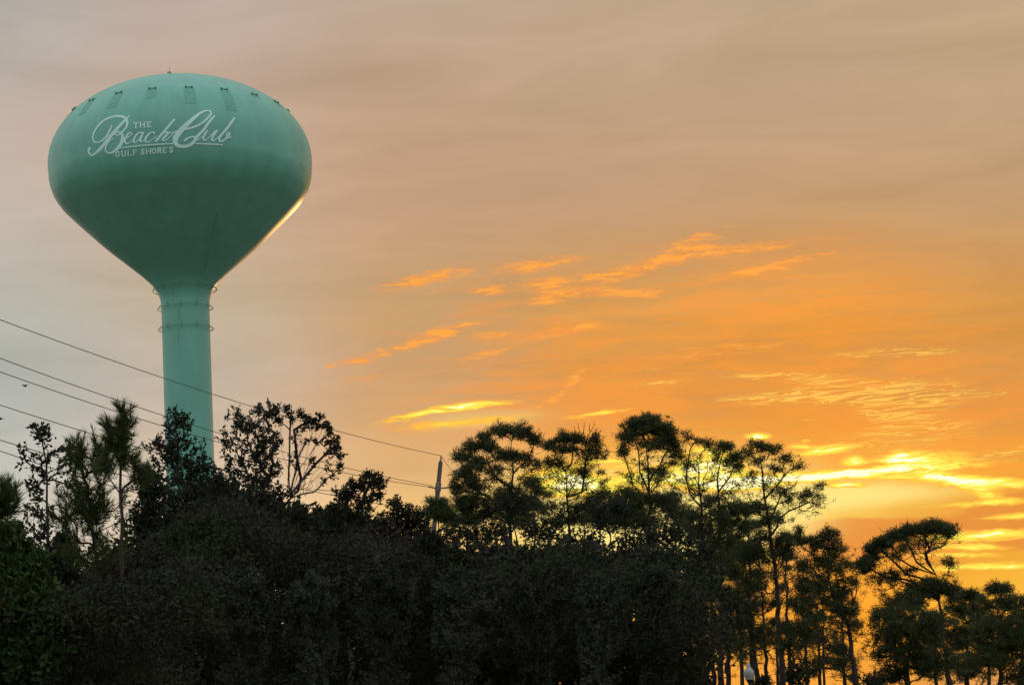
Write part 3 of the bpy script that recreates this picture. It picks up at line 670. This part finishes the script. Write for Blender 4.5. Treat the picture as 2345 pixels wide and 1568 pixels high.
tree('pine_tree', 'slim young pine with long green needle tufts, topmost tree at the left', 'pine tree', 32, [(276,1568),(278,1400),(277,1250),(275,1130),(277,1030),(282,940)],
     [(285,938,16,12,7),(284,985,22,34,20),(282,1030,22,30,16),(245,975,13,18,8),(252,1010,16,28,10),(315,1060,18,40,12),(335,1090,20,24,10),(235,1060,16,14,4)], 'pine_near', NEAR, base_r=.042, mats=(M_bark, M_needle), nl=75, size=(.17,.010), shell=.1, tipr=.005,
     extra=[[(276,1150),(300,1120),(330,1075)],[(276,1080),(255,1020),(248,985)],[(277,1110),(240,1080),(225,1060)]])
tree('broadleaf_tree', 'dark upswept leafy tree standing in front of the water tower shaft', 'tree', 44, [(430,1568),(425,1350),(410,1180),(405,1050)],
     [(400,960,22,34,40),(428,975,14,44,16),(385,1010,36,34,46),(410,1050,50,50,90),(360,1080,50,50,70),(345,1020,22,24,14),(440,1045,30,50,34),(470,1095,40,50,70),(400,1130,80,50,150),(350,1170,60,50,110),(450,1160,60,50,150),(460,1110,30,50,70),(420,1220,80,50,150)], 'broad', NEAR, base_r=.11, nl=18, size=(.085,.038), spread=.066, mult=.62)
tree('broadleaf_tree', 'rounded leafy tree just right of the tower shaft with a thick top tuft', 'tree', 46, [(600,1568),(605,1350),(610,1200),(605,1080)],
     [(612,935,38,18,50),(545,965,34,30,40),(585,985,40,40,50),(620,1000,30,50,44),(540,1040,34,50,40),(600,1060,60,50,120),(575,1120,70,50,140),(640,1150,50,40,60),(520,1010,14,40,12),(560,1170,80,40,120)], 'broad', NEAR, base_r=.12, nl=18, size=(.085,.038), spread=.066, mult=.6)
def fan(bx, by, rim, seed):
    rg = np.random.default_rng(seed); out = []
    for (x, y) in rim:
        k = np.linspace(0, 1, 6)[1:]; cx_ = bx + (x - bx) * .35 + rg.normal() * 5; cy_ = by + (y - by) * .62
        out.append([(bx, by)] + [((1-t)**2 * bx + 2*t*(1-t) * cx_ + t*t * x + rg.normal() * 1.5, (1-t)**2 * by + 2*t*(1-t) * cy_ + t*t * y + rg.normal() * 1.5) for t in k])
    return out
rimA = [(640,960),(656,938),(668,955),(690,948),(704,958),(718,965),(735,952),(742,975),(757,985),(768,1005),(776,1020),(780,1045),(778,1070),(765,1088),(750,1040),(725,1010),(700,1010),(675,1000),(740,1100),(712,1050),(770,1120)]
tree('fan_tree', 'fan-shaped tree of long bare stems with leaf tufts only at the rim', 'tree', 47, [(655,1568),(658,1300),(660,1190),(664,1140)],
     [(x_, y_, 11, 9, 8 if i_ < 13 else 3) for i_, (x_, y_) in enumerate(rimA)] + [(715,975,50,16,22),(760,1015,22,28,14),(700,1060,60,50,14),(665,1180,50,24,26)], 'broad', NEAR, base_r=.07, nl=14, size=(.08,.036), spread=.048, wig=.03, tipr=.0042, shell=.1, powr=.5,
     extra=fan(664, 1140, rimA[::2], 5) + fan(690, 1150, rimA[1::2], 6))
tree('fan_tree', 'low spreading tree with round leaf tufts, between the fan-shaped tree and the pole', 'tree', 50, [(800,1568),(800,1300),(805,1200)],
     [(850,1095,30,20,36),(815,1110,26,16,24),(790,1130,26,16,22),(870,1120,16,24,16),(835,1140,40,20,26),(780,1165,40,20,40),(830,1180,50,20,34),(740,1180,50,20,40)], 'broad', NEAR, base_r=.08, nl=17, size=(.085,.038), spread=.06, mult=1.3, shell=.2,
     extra=[[(805,1200),(825,1160),(845,1110)],[(805,1210),(850,1175),(870,1130)]])
tree('broadleaf_tree', 'low bushy dark tree just left of the utility pole', 'tree', 55, [(930,1568),(930,1300),(928,1220)],
     [(930,1175,44,26,90),(905,1150,14,20,14),(960,1190,30,26,50),(895,1200,40,26,60)], 'broad', 'broad crowns in the thicket', base_r=.09, nl=18, size=(.09,.04), spread=.07)
tree('bush', 'brighter green leafy bush in the lower left corner', 'bush', 28, [(20,1568),(20,1480),(25,1400)],
     [(20,1240,40,36,90),(40,1300,60,50,130),(60,1400,80,70,200),(50,1520,100,70,220),(-30,1450,60,100,120)], 'broad', base_r=.05, nl=34, size=(.10,.05), spread=.11, mats=(M_greybark, M_leaf_g))
# --- middle and right: pines
tree('pine_tree', 'short pine with one dense clump at the foot of the utility pole', 'pine tree', 70, [(1004,1400),(1004,1300),(1004,1229),(1004,1196)],
     [(1000,1172,20,22,44),(1025,1178,20,16,30),(1010,1150,12,8,8),(990,1150,8,8,5)], 'pine', PINES, base_r=.10)
tree('pine_tree', 'leftmost big pine of the sunset row, broad domed crown with layered clumps', 'pine tree', 78, [(1178,1568),(1176,1400),(1174,1266),(1167,1196),(1171,1115),(1174,1056),(1171,1009)],
     [(1150,1110,105,85,-150),(1080,1120,50,60,-50),(1150,985,28,14,30),(1195,988,30,18,44),(1225,1005,18,16,18),(1110,1000,18,12,14),(1085,1020,24,14,26),(1120,1025,26,16,26),(1055,1045,20,12,18),(1085,1060,30,20,36),(1155,1042,30,10,22),(1185,1045,30,10,20),(1065,1090,30,20,30),(1045,1120,20,16,18),(1090,1110,26,24,26),
      (1075,1150,40,22,46),(1130,1075,20,14,8),(1215,1060,24,24,16),(1120,1170,60,20,56),(1200,1165,50,24,50),(1160,1130,34,20,36),(1180,1195,60,16,44),(1060,1190,40,14,24)], 'pine', PINES, base_r=.15, shell=.1,
     extra=[[(1170,1130),(1145,1100),(1118,1062)],[(1172,1090),(1200,1060),(1218,1030)],[(1167,1190),(1130,1150),(1090,1120)]])
tree('pine_tree', 'pine with a flat crown and bare dead twigs sticking up, second of the sunset row', 'pine tree', 82, [(1304,1568),(1304,1300),(1302,1173),(1298,1138),(1295,1080)],
     [(1315,1095,80,80,-120),(1255,1020,24,12,20),(1290,1002,22,12,22),(1320,1005,26,14,28),(1360,1010,18,16,18),(1300,1030,40,12,26),(1345,1040,26,16,20),(1255,1060,24,16,10),(1285,1065,24,14,10),(1335,1085,20,16,14),(1375,1040,14,14,8),(1250,1160,50,14,26),(1340,1165,50,22,56),(1290,1190,60,16,46),(1385,1130,18,14,8)], 'pine', PINES, base_r=.14, shell=.1,
     extra=[[(1300,1150),(1333,1126),(1338,1080),(1342,1050)],[(1297,1120),(1270,1090),(1255,1060)],[(1298,1140),(1320,1100),(1325,1050),(1322,1020)]],
     twigs=[(1335,1010,1322,968),(1340,1010,1338,966),(1345,1010,1362,962),(1350,1010,1372,975),(1330,1012,1312,975),(1355,1010,1378,985),(1352,985,1350,970)])
tree('pine_tree', 'tallest pine of the sunset row with a thick dark umbrella crown', 'pine tree', 80, [(1490,1568),(1490,1400),(1488,1229),(1486,1103),(1480,1009)],
     [(1485,1090,70,80,-90),(1440,1180,80,40,-60),(1485,975,52,20,150),(1485,972,26,12,40),(1440,1000,26,22,40),(1490,962,24,10,20),(1520,995,34,22,60),(1540,1020,18,20,24),(1425,1030,16,16,14),(1500,1020,40,14,24),(1545,1050,14,18,10),(1505,1085,20,14,16),(1455,1140,60,20,66),(1420,1165,50,24,60),(1520,1150,40,24,44),(1550,1180,30,24,26),(1470,1190,70,20,70),(1390,1190,60,20,56)], 'pine', PINES, base_r=.15, shell=.1,
     extra=[[(1487,1120),(1465,1080),(1462,1030),(1450,1000)],[(1487,1110),(1510,1070),(1530,1030)],[(1488,1150),(1450,1110),(1435,1060),(1425,1030)],[(1488,1230),(1460,1190),(1440,1160)]])
tree('pine_tree', 'thin forked pine with sparse tufts just right of the umbrella-crowned pine', 'pine tree', 84, [(1612,1568),(1612,1350),(1610,1243),(1607,1161),(1600,1110),(1598,1056)],
     [(1600,1100,48,80,-80),(1600,1200,60,50,-60),(1575,1000,22,14,14),(1600,1012,18,10,10),(1625,1020,16,10,10),(1560,1045,20,18,8),(1575,1070,20,16,8),(1640,1050,14,12,6),(1600,1130,30,14,10),(1560,1110,24,14,8),(1590,1180,40,20,30),(1640,1195,36,20,36),(1600,1215,40,16,36)], 'pine', PINES, base_r=.13, shell=.1, nl=34,
     extra=[[(1607,1161),(1580,1130),(1572,1080),(1580,1030)],[(1604,1130),(1620,1080),(1622,1040)]])
tree('pine_tree', 'pine with a small rounded cap, third from the right end of the tall row', 'pine tree', 88, [(1652,1568),(1650,1350),(1650,1200),(1645,1126),(1645,1080),(1655,1040)],
     [(1668,1110,40,70,-60),(1640,1250,60,60,-70),(1660,1022,24,12,26),(1685,1042,20,18,26),(1640,1035,14,12,10),(1690,1065,14,12,10),(1670,1060,20,10,8),(1640,1140,30,12,10),(1660,1165,30,16,28),(1690,1170,36,18,36),(1650,1240,60,22,80),(1700,1205,40,14,22)], 'pine', PINES, base_r=.15, shell=.1, nl=42,
     extra=[[(1645,1126),(1630,1080),(1640,1040)],[(1646,1130),(1672,1090),(1680,1055)]])
tree('pine_tree', 'airy pine with a long bare limb stretching to the right into the yellow sky', 'pine tree', 86, [(1793,1568),(1783,1427),(1776,1322),(1767,1253),(1757,1173),(1748,1115),(1743,1061),(1740,1035)],
     [(1765,1110,66,76,-90),(1760,1300,60,70,-110),(1850,1150,50,30,-30),(1740,1022,30,10,26),(1765,1030,22,12,16),(1715,1035,16,12,10),(1800,1050,20,12,16),(1825,1070,14,12,10),(1735,1055,24,10,12),(1775,1075,24,10,8),(1720,1090,20,14,8),(1790,1120,24,16,14),(1820,1140,34,14,14),(1850,1130,20,12,8),(1880,1110,14,12,7),(1870,1140,14,8,4),(1740,1160,34,20,36),(1700,1160,30,14,16),(1770,1190,34,16,36),(1760,1230,50,20,50),(1800,1250,30,30,26),(1720,1270,60,26,70)], 'pine', PINES, base_r=.14, shell=.1, nl=40,
     extra=[[(1767,1230),(1785,1187),(1830,1160),(1865,1138),(1884,1116)],[(1757,1150),(1785,1105),(1815,1060)],[(1757,1170),(1790,1150),(1820,1140)],[(1750,1130),(1725,1100),(1712,1050)],[(1757,1185),(1790,1130),(1845,1125)]])
tree('pine_tree', 'slender pine behind the long-limbed pine, its trunk thick at the bottom of the photo', 'pine tree', 92, [(1735,1568),(1722,1450),(1712,1350),(1705,1250)],
     [(1700,1350,60,90,-120),(1710,1470,50,70,-70),(1700,1260,50,26,60),(1660,1300,50,30,60),(1730,1330,40,30,40),(1640,1360,40,30,40),(1690,1400,50,30,56),(1730,1450,40,26,40)], 'pine', PINES, base_r=.15, shell=.1)
tree('pine_tree', 'pine with a dense dark middle crown above the street lamp', 'pine tree', 94, [(1668,1568),(1664,1450),(1655,1350),(1640,1280)],
     [(1700,1265,60,24,110),(1610,1320,46,70,130),(1660,1420,60,90,-110),(1698,1432,28,26,40),(1640,1290,50,30,70),(1600,1330,50,40,70),(1670,1370,40,30,40),(1640,1440,50,30,56),(1690,1470,40,26,36),(1605,1420,30,40,46)], 'pine', PINES, base_r=.15, shell=.1)
tree('pine_tree', 'crooked pine leaning left with forked low limbs, left of the gap of clear orange sky', 'pine tree', 82, [(1962,1568),(1942,1427),(1914,1378),(1897,1322),(1897,1270)],
     [(1895,1330,75,90,-170),(1860,1460,70,80,-110),(1930,1400,40,60,-50),(1900,1222,24,14,24),(1880,1245,28,20,36),(1915,1255,24,20,26),(1830,1225,10,20,12),(1850,1240,22,14,14),(1900,1290,40,26,46),(1850,1290,30,20,22),(1945,1290,16,14,8),(1940,1330,30,16,16),(1860,1340,50,24,46),(1830,1380,40,24,36),(1900,1370,30,20,16),(1950,1400,24,20,14),(1965,1440,16,30,12),(1840,1440,50,26,50),(1800,1480,30,20,20),(1870,1530,40,20,30),(1930,1510,20,20,8)], 'pine', PINES, base_r=.14, shell=.1, nl=46,
     extra=[[(1942,1450),(1915,1420),(1880,1405),(1840,1410)],[(1955,1530),(1935,1490),(1900,1475),(1850,1480),(1815,1500)],[(1945,1440),(1975,1380),(1990,1330)],[(1960,1560),(1920,1530),(1870,1525)]])
tree('pine_tree', 'thin straight pine stem between the crooked pine and the long-limbed pine', 'pine tree', 100, [(1888,1568),(1886,1480),(1884,1400),(1882,1340)],
     [(1880,1350,30,20,20),(1850,1470,30,12,10),(1905,1450,20,14,8)], 'pine', PINES, base_r=.08, shell=.1, nl=34)
tree('pine_tree', 'wind-bent pine with a flat slanting crown on twisted limbs, right of the clear orange gap', 'pine tree', 75, [(2176,1568),(2158,1445),(2150,1375),(2144,1316)],
     [(2070,1270,80,45,-25),(2115,1240,62,24,-50),(2050,1262,50,20,-30),(2020,1330,40,30,-30),(2140,1208,44,11,60),(2100,1212,36,12,50),(2060,1225,30,12,40),(2025,1240,26,12,34),(1998,1256,18,8,18),(2175,1215,14,14,16),(1983,1290,20,18,60),(2000,1270,12,10,10),(2040,1320,26,12,12),(2080,1310,30,10,8),(2170,1290,16,16,8),
      (2130,1345,60,24,100),(2080,1375,50,26,70),(2170,1350,30,20,30),(2040,1400,26,16,12),(2015,1400,16,12,6)], 'pine', base_r=.14, shell=.1,
     extra=[[(2144,1316),(2124,1285),(2120,1268),(2135,1240),(2150,1215)],[(2140,1312),(2099,1287),(2088,1262),(2075,1235)],[(2120,1300),(2085,1295),(2050,1275),(2020,1258)],[(2099,1287),(2110,1250),(2112,1225)],[(2145,1330),(2075,1315),(2061,1298),(2030,1270),(2000,1262)],[(2150,1375),(2090,1330),(2040,1325),(1990,1300)],[(2120,1268),(2160,1250),(2178,1225)]])
tree('pine_tree', 'dense low pine crown beneath the slanting flat-topped pine', 'pine tree', 72, [(2080,1568),(2082,1500),(2080,1440)],
     [(2080,1440,80,90,-120),(2010,1470,30,60,-40),(2060,1430,50,36,90),(2120,1430,60,40,100),(2040,1470,30,24,30),(2080,1500,70,30,90),(2140,1520,60,40,90),(2040,1545,40,26,40),(2010,1415,10,8,5)], 'pine', base_r=.16, shell=.15,
     extra=[[(2080,1490),(2045,1500),(2010,1505),(1990,1495)]])
tree('pine_tree', 'broad low pine with a rounded top near the right edge', 'pine tree', 84, [(2290,1568),(2290,1480),(2288,1420)],
     [(2290,1440,70,80,-100),(2285,1350,36,12,44),(2270,1375,40,16,30),(2320,1385,34,20,44),(2290,1430,60,30,100),(2330,1470,50,50,110),(2270,1500,60,50,130),(2340,1545,50,40,90)], 'pine', base_r=.14, shell=.1)
tree('pine_tree', 'low pine between the slanting flat-topped pine and the right edge pine', 'pine tree', 88, [(2215,1568),(2215,1480),(2212,1430)],
     [(2210,1440,60,80,-90),(2215,1365,36,14,44),(2190,1390,30,20,40),(2235,1400,36,26,60),(2210,1450,60,40,100),(2215,1530,60,40,110)], 'pine', base_r=.17, shell=.1)

for (cx, top, w, h, D, lab) in (
  (1068,1130,46,90,98,'background pine showing low between the pole and the leftmost big pine'),
  (1222,1085,44,110,100,'background pine filling the gap between the leftmost big pine and the flat-crowned pine'),
  (1372,1120,44,90,101,'background pine just left of the foot of the umbrella-crowned pine'),
  (1430,1110,40,110,104,'background pine with a dark domed top under the umbrella crown on its left'),
  (1545,1120,42,110,99,'background pine right of the umbrella-crowned pine stem'),
  (1625,1130,46,120,103,'background pine behind the thin forked pine'),
  (1712,1150,42,120,99,'background pine directly left of the long-limbed pine'),
  (1800,1215,42,150,102,'background pine just right of the long-limbed pine stem'),
  (1745,1300,52,150,104,'low background pine above and right of the street lamp'),
  (1838,1330,44,160,98,'low background pine left of the thin straight pine stem'),
  (1925,1340,34,120,105,'low background pine right of the thin straight pine stem'),
  (1868,1400,48,130,101,'low background pine behind the forked low limbs of the crooked pine'),
  (1772,1410,44,140,103,'low background pine at the bottom behind the long-limbed pine stem'),
  (1925,1470,34,100,100,'small background pine at the bottom beside the crooked pine trunk'),
  (1660,1400,44,140,99,'low background pine at the bottom left of the street lamp'),
  (1690,1290,46,150,101,'low background pine just above the street lamp'),
  (2135,1395,60,130,96,'background pine behind the slanting flat-topped pine'),
  (2255,1400,60,130,99,'background pine behind the two low pines near the right edge'),
  (2335,1395,44,130,97,'background pine cut off by the right edge')):
    rg = np.random.default_rng(int(cx)); bl = []
    for j in range(9):
        a_ = rg.uniform(-1, 1); bl.append((cx + a_ * w, top + 14 + (a_ ** 2) * 26 + rg.uniform(0, h * .5), rg.uniform(10, 22), rg.uniform(7, 14), int(rg.uniform(10, 22))))
    bl += [(cx, top + 16, w * .5, 12, 26), (cx, top + h * .55, w * 1.1, h * .55, -70)]
    tree('pine_tree', lab, 'pine tree', D, [(cx + 10,1568),(cx + 6,1450),(cx + 2, min(1440, top + h)),(cx, top + 15)], bl, 'pine', 'background pines against the sunset', base_r=.13, shell=.1, nl=32)
for (cx, cy, rx, ry, n, D, lab) in (
  (1110,1225,70,34,170,68,'rounded leafy crown at the foot of the leftmost big pine'),
  (1245,1215,60,36,150,67,'leafy crown between the feet of the leftmost big pine and the flat-crowned pine'),
  (1395,1180,60,40,170,66,'domed leafy crown rising left of the umbrella-crowned pine'),
  (1330,1240,60,30,110,65,'low leafy crown under the flat-crowned pine with dead twigs'),
  (1530,1230,60,40,160,66,'leafy crown at the foot of the umbrella-crowned pine on its right'),
  (1465,1245,60,36,150,65,'leafy crown directly below the umbrella-crowned pine'),
  (1180,1160,46,30,90,68,'small leafy crown in front of the leftmost big pine trunk'),
  (1600,1275,46,40,120,66,'leafy crown below the thin forked pine'),
  (1040,1225,34,24,60,68,'small leafy crown just right of the utility pole foot')):
    tree('broadleaf_tree', lab, 'tree', D, [(cx + 4,1568),(cx + 2,1400),(cx, cy + 20)], [(cx,cy,rx,ry,n),(cx,cy - ry * .4,rx * 1.1,ry,-n // 2),(cx + rx * .4,cy - ry * .5,rx * .4,ry * .4,n // 5),(cx - rx * .5,cy - ry * .2,rx * .4,ry * .4,n // 5)], 'broad', 'broad crowns in the thicket', base_r=.08, nl=15, size=(.10,.045), spread=.075, shell=.1, mult=.55)

for (cx, cy, rx, ry, n, D, lab) in (
  (1822,1535,40,36,120,90,'low dark bush at the foot of the thin straight pine stem'),
  (1750,1560,26,26,60,92,'small dark bush right of the street lamp post'),
  (2000,1560,34,26,80,86,'low bush at the bottom of the clear orange gap')):
    tree('bush', lab, 'bush', D, [(cx,1568),(cx, cy + 6)], [(cx,cy,rx,ry,n)], 'broad', 'bushes among the pine trunks', base_r=.05, nl=12, size=(.15,.07), spread=.08, shell=.1)
M_leaf_s = mat('grey_green_leaves', (.036, .043, .028), .65, .35, .7, col2=(.080, .088, .058), transl=.12, spec=.08)
for k_, (cx, top, w, h, D, lab) in enumerate((
  (150,1215,46,120,38,'small ragged tree under the sparse-leaved tree at far left'),
  (215,1330,60,110,33,'low ragged tree in front of the slim green-tufted pine'),
  (345,1075,40,150,43,'ragged tree shoulder left of the upswept tree before the tower shaft'),
  (365,1300,70,130,37.5,'low ragged tree directly below the tower shaft'),
  (500,1085,46,140,43,'ragged tree hiding the foot of the tower shaft on its right'),
  (545,1275,70,140,37.5,'low ragged tree below the rounded leafy tree'),
  (690,1160,50,120,44,'ragged tree at the foot of the fan-shaped tree'),
  (715,1310,60,120,37.5,'low ragged tree below the fan-shaped tree'),
  (765,1150,40,120,46,'ragged tree between the two fan-like trees'),
  (880,1265,70,140,37.5,'low ragged tree below the bushy tree left of the pole'),
  (985,1205,36,110,50,'ragged tree touching the utility pole on its left'),
  (1055,1300,70,140,37.5,'low ragged tree below and right of the utility pole'),
  (1225,1290,70,140,37.5,'low ragged tree below the leftmost big pine'),
  (1370,1310,60,130,37.5,'low ragged tree below the flat-crowned pine'),
  (1500,1300,60,150,37.5,'low ragged tree below the umbrella-crowned pine'))):
    rg = np.random.default_rng(900 + k_); bl = []
    for j in range(7):
        a_ = rg.uniform(-1, 1); bl.append((cx + a_ * w, top + 12 + abs(a_) * 46 + rg.uniform(0, h * .55), rg.uniform(10, 24), rg.uniform(14, 30), int(rg.uniform(14, 30))))
    bl += [(cx, top + 14, w * .35, 14, 20), (cx, top + h * .6, w, h * .5, 110), (cx, min(1500, top + h * 1.2), w, 60, 110), (cx, 1560, w * .8, 60, 90)]
    tree('broadleaf_tree', lab, 'tree', D, [(cx + 5,1568),(cx + 3, top + h * .9),(cx, top + 40)], bl, 'broad', 'ragged trees in the thicket', base_r=.04, nl=18, size=(.08,.034), spread=.07, shell=.1, mats=(M_bark, M_leaf_s if k_ % 2 else M_leaf))

# --- the thicket: one dense dark mass of leaves nobody could count
rng = np.random.default_rng(7)
tx = [-200,0,60,150,250,330,430,480,540,620,700,760,850,900,970,1000,1100,1200,1300,1400,1500,1550,1585,1605,1700,1800,1900,2000,2100,2345,2500]
ty = [1230,1310,1320,1320,1300,1230,1150,1100,1105,1165,1185,1185,1195,1205,1230,1256,1256,1258,1262,1250,1256,1272,1340,1560,1600,1620,1620,1600,1500,1490,1490]
TG = []
def thicket(nb, per, D0, D1, rmin, rmax, size, seed, topshift=0, x0=-200, x1=1590, prof=None):
    """overlapping leafy bush crowns, piled up from the ground to the top profile"""
    rng = np.random.default_rng(seed); Vs = []
    x = rng.uniform(x0, x1, nb); D = rng.uniform(D0, D1, nb); top = np.interp(x, tx, ty if prof is None else prof) + topshift
    u = rng.random(nb) ** .85; y = top + (1705 - top) * u; y[:nb // 5] = top[:nb // 5]
    P, A, S, G = [], [], [], []
    for i in range(nb):
        r = rng.uniform(rmin, rmax); c = at(x[i], y[i] + r * F / D[i] * .75, D[i])
        n = int(per * (r / rmax) ** 2)
        v = nrm(rng.normal(size=(n, 3))); v[:, 2] = np.abs(v[:, 2]) * 1.0 - .35 * rng.random(n); v[:, 1] -= .15
        lump = 1 + .18 * np.sin(v[:, 0] * 7 + i) * np.sin(v[:, 2] * 6 + i * 2) + .10 * np.sin(v[:, 0] * 17 + v[:, 2] * 13)
        v = v * (lump * (1 - .45 * rng.random(n) ** 2.2))[:, None]
        stray = (rng.random(n) < .05); v[stray] *= 1.18
        p = c + v * r * np.array([1.15, 1, .9]); P.append(p); A.append(nrm(v + rng.normal(size=(n, 3)) * .8)); S.append(np.full(n, rng.uniform(.75, 1.3))); G.append(np.full(n, rng.choice(3, p=[.5, .32, .18])))
    P, A, S = np.concatenate(P), np.concatenate(A), np.concatenate(S); G = np.concatenate(G); k = P[:, 2] > .15; P, A, S = P[k], A[k], S[k]; TG.append(G[k]); K = len(P)
    return leaves(P, A, size * S * (.6 + .8 * rng.random(K)), size * .48 * S * (.6 + .8 * rng.random(K)), rng)
low = [max(v + 40, 1320 if x < 480 else 0) for x, v in zip(tx, ty)]
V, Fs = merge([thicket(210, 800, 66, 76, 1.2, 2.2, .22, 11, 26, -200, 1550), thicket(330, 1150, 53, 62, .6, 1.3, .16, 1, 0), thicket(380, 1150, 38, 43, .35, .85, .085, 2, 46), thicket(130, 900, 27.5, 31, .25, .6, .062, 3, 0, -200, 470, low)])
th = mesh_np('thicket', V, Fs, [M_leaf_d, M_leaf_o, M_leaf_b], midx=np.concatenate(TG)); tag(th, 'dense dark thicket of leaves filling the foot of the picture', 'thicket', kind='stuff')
# pale dead twigs showing in the thicket
def snag(pts, D, label, seed):
    rng = np.random.default_rng(seed); parts = []
    for line in pts:
        Q = np.array([at(x, y, D + rng.normal() * .15) for x, y in line]); s = np.linspace(0, len(Q) - 1, len(Q) * 4)
        Qi = np.stack([np.interp(s, np.arange(len(Q)), Q[:, k]) for k in range(3)], -1) + rng.normal(size=(len(s), 3)) * .02
        parts.append(chain(Qi, np.linspace(.014, .005, len(Qi)), 5))
    V, Fs = merge(parts); o = mesh_np('dead_branch', V, Fs, M_twig); tag(o, label, 'branch', 'bare dead branches in the thicket'); return o
b_ = lambda X, Y: ((X * .4478) / 1.31, (1500 + Y * .4478) / 1.31)
c_ = lambda X, Y: ((1000 + X * .4478) / 1.31, (1500 + Y * .4478) / 1.31)
snag([[b_(1500,1090), b_(1560,1100), b_(1620,1090), b_(1700,1045), b_(1800,1015)], [b_(1620,1090), b_(1615,1130), b_(1640,1160)]], 39.2, 'pale dead branch low in the thicket under the fan-shaped tree', 3)
snag([[b_(2100,1215), b_(2110,1140), b_(2140,1060), b_(2150,980)], [b_(2265,1200), b_(2220,1150), b_(2160,1120), b_(2110,1130)], [b_(2240,1120), b_(2250,1050), b_(2210,960)]], 39.2, 'pale crossed dead twigs at the bottom, left of the photo centre', 4)
snag([[c_(470,1165), c_(560,1165), c_(640,1125), c_(760,1110), c_(940,1090)], [c_(560,1165), c_(620,1110), c_(700,1050)], [c_(470,1165), c_(600,1195), c_(700,1200)]], 39.2, 'long pale dead branch at the bottom below the utility pole', 5)
snag([[c_(1180,1100), c_(1130,1075), c_(1080,1070), c_(1065,1095), c_(1110,1115), c_(1200,1130)]], 39.2, 'looped pale twig at the bottom centre of the thicket', 6)
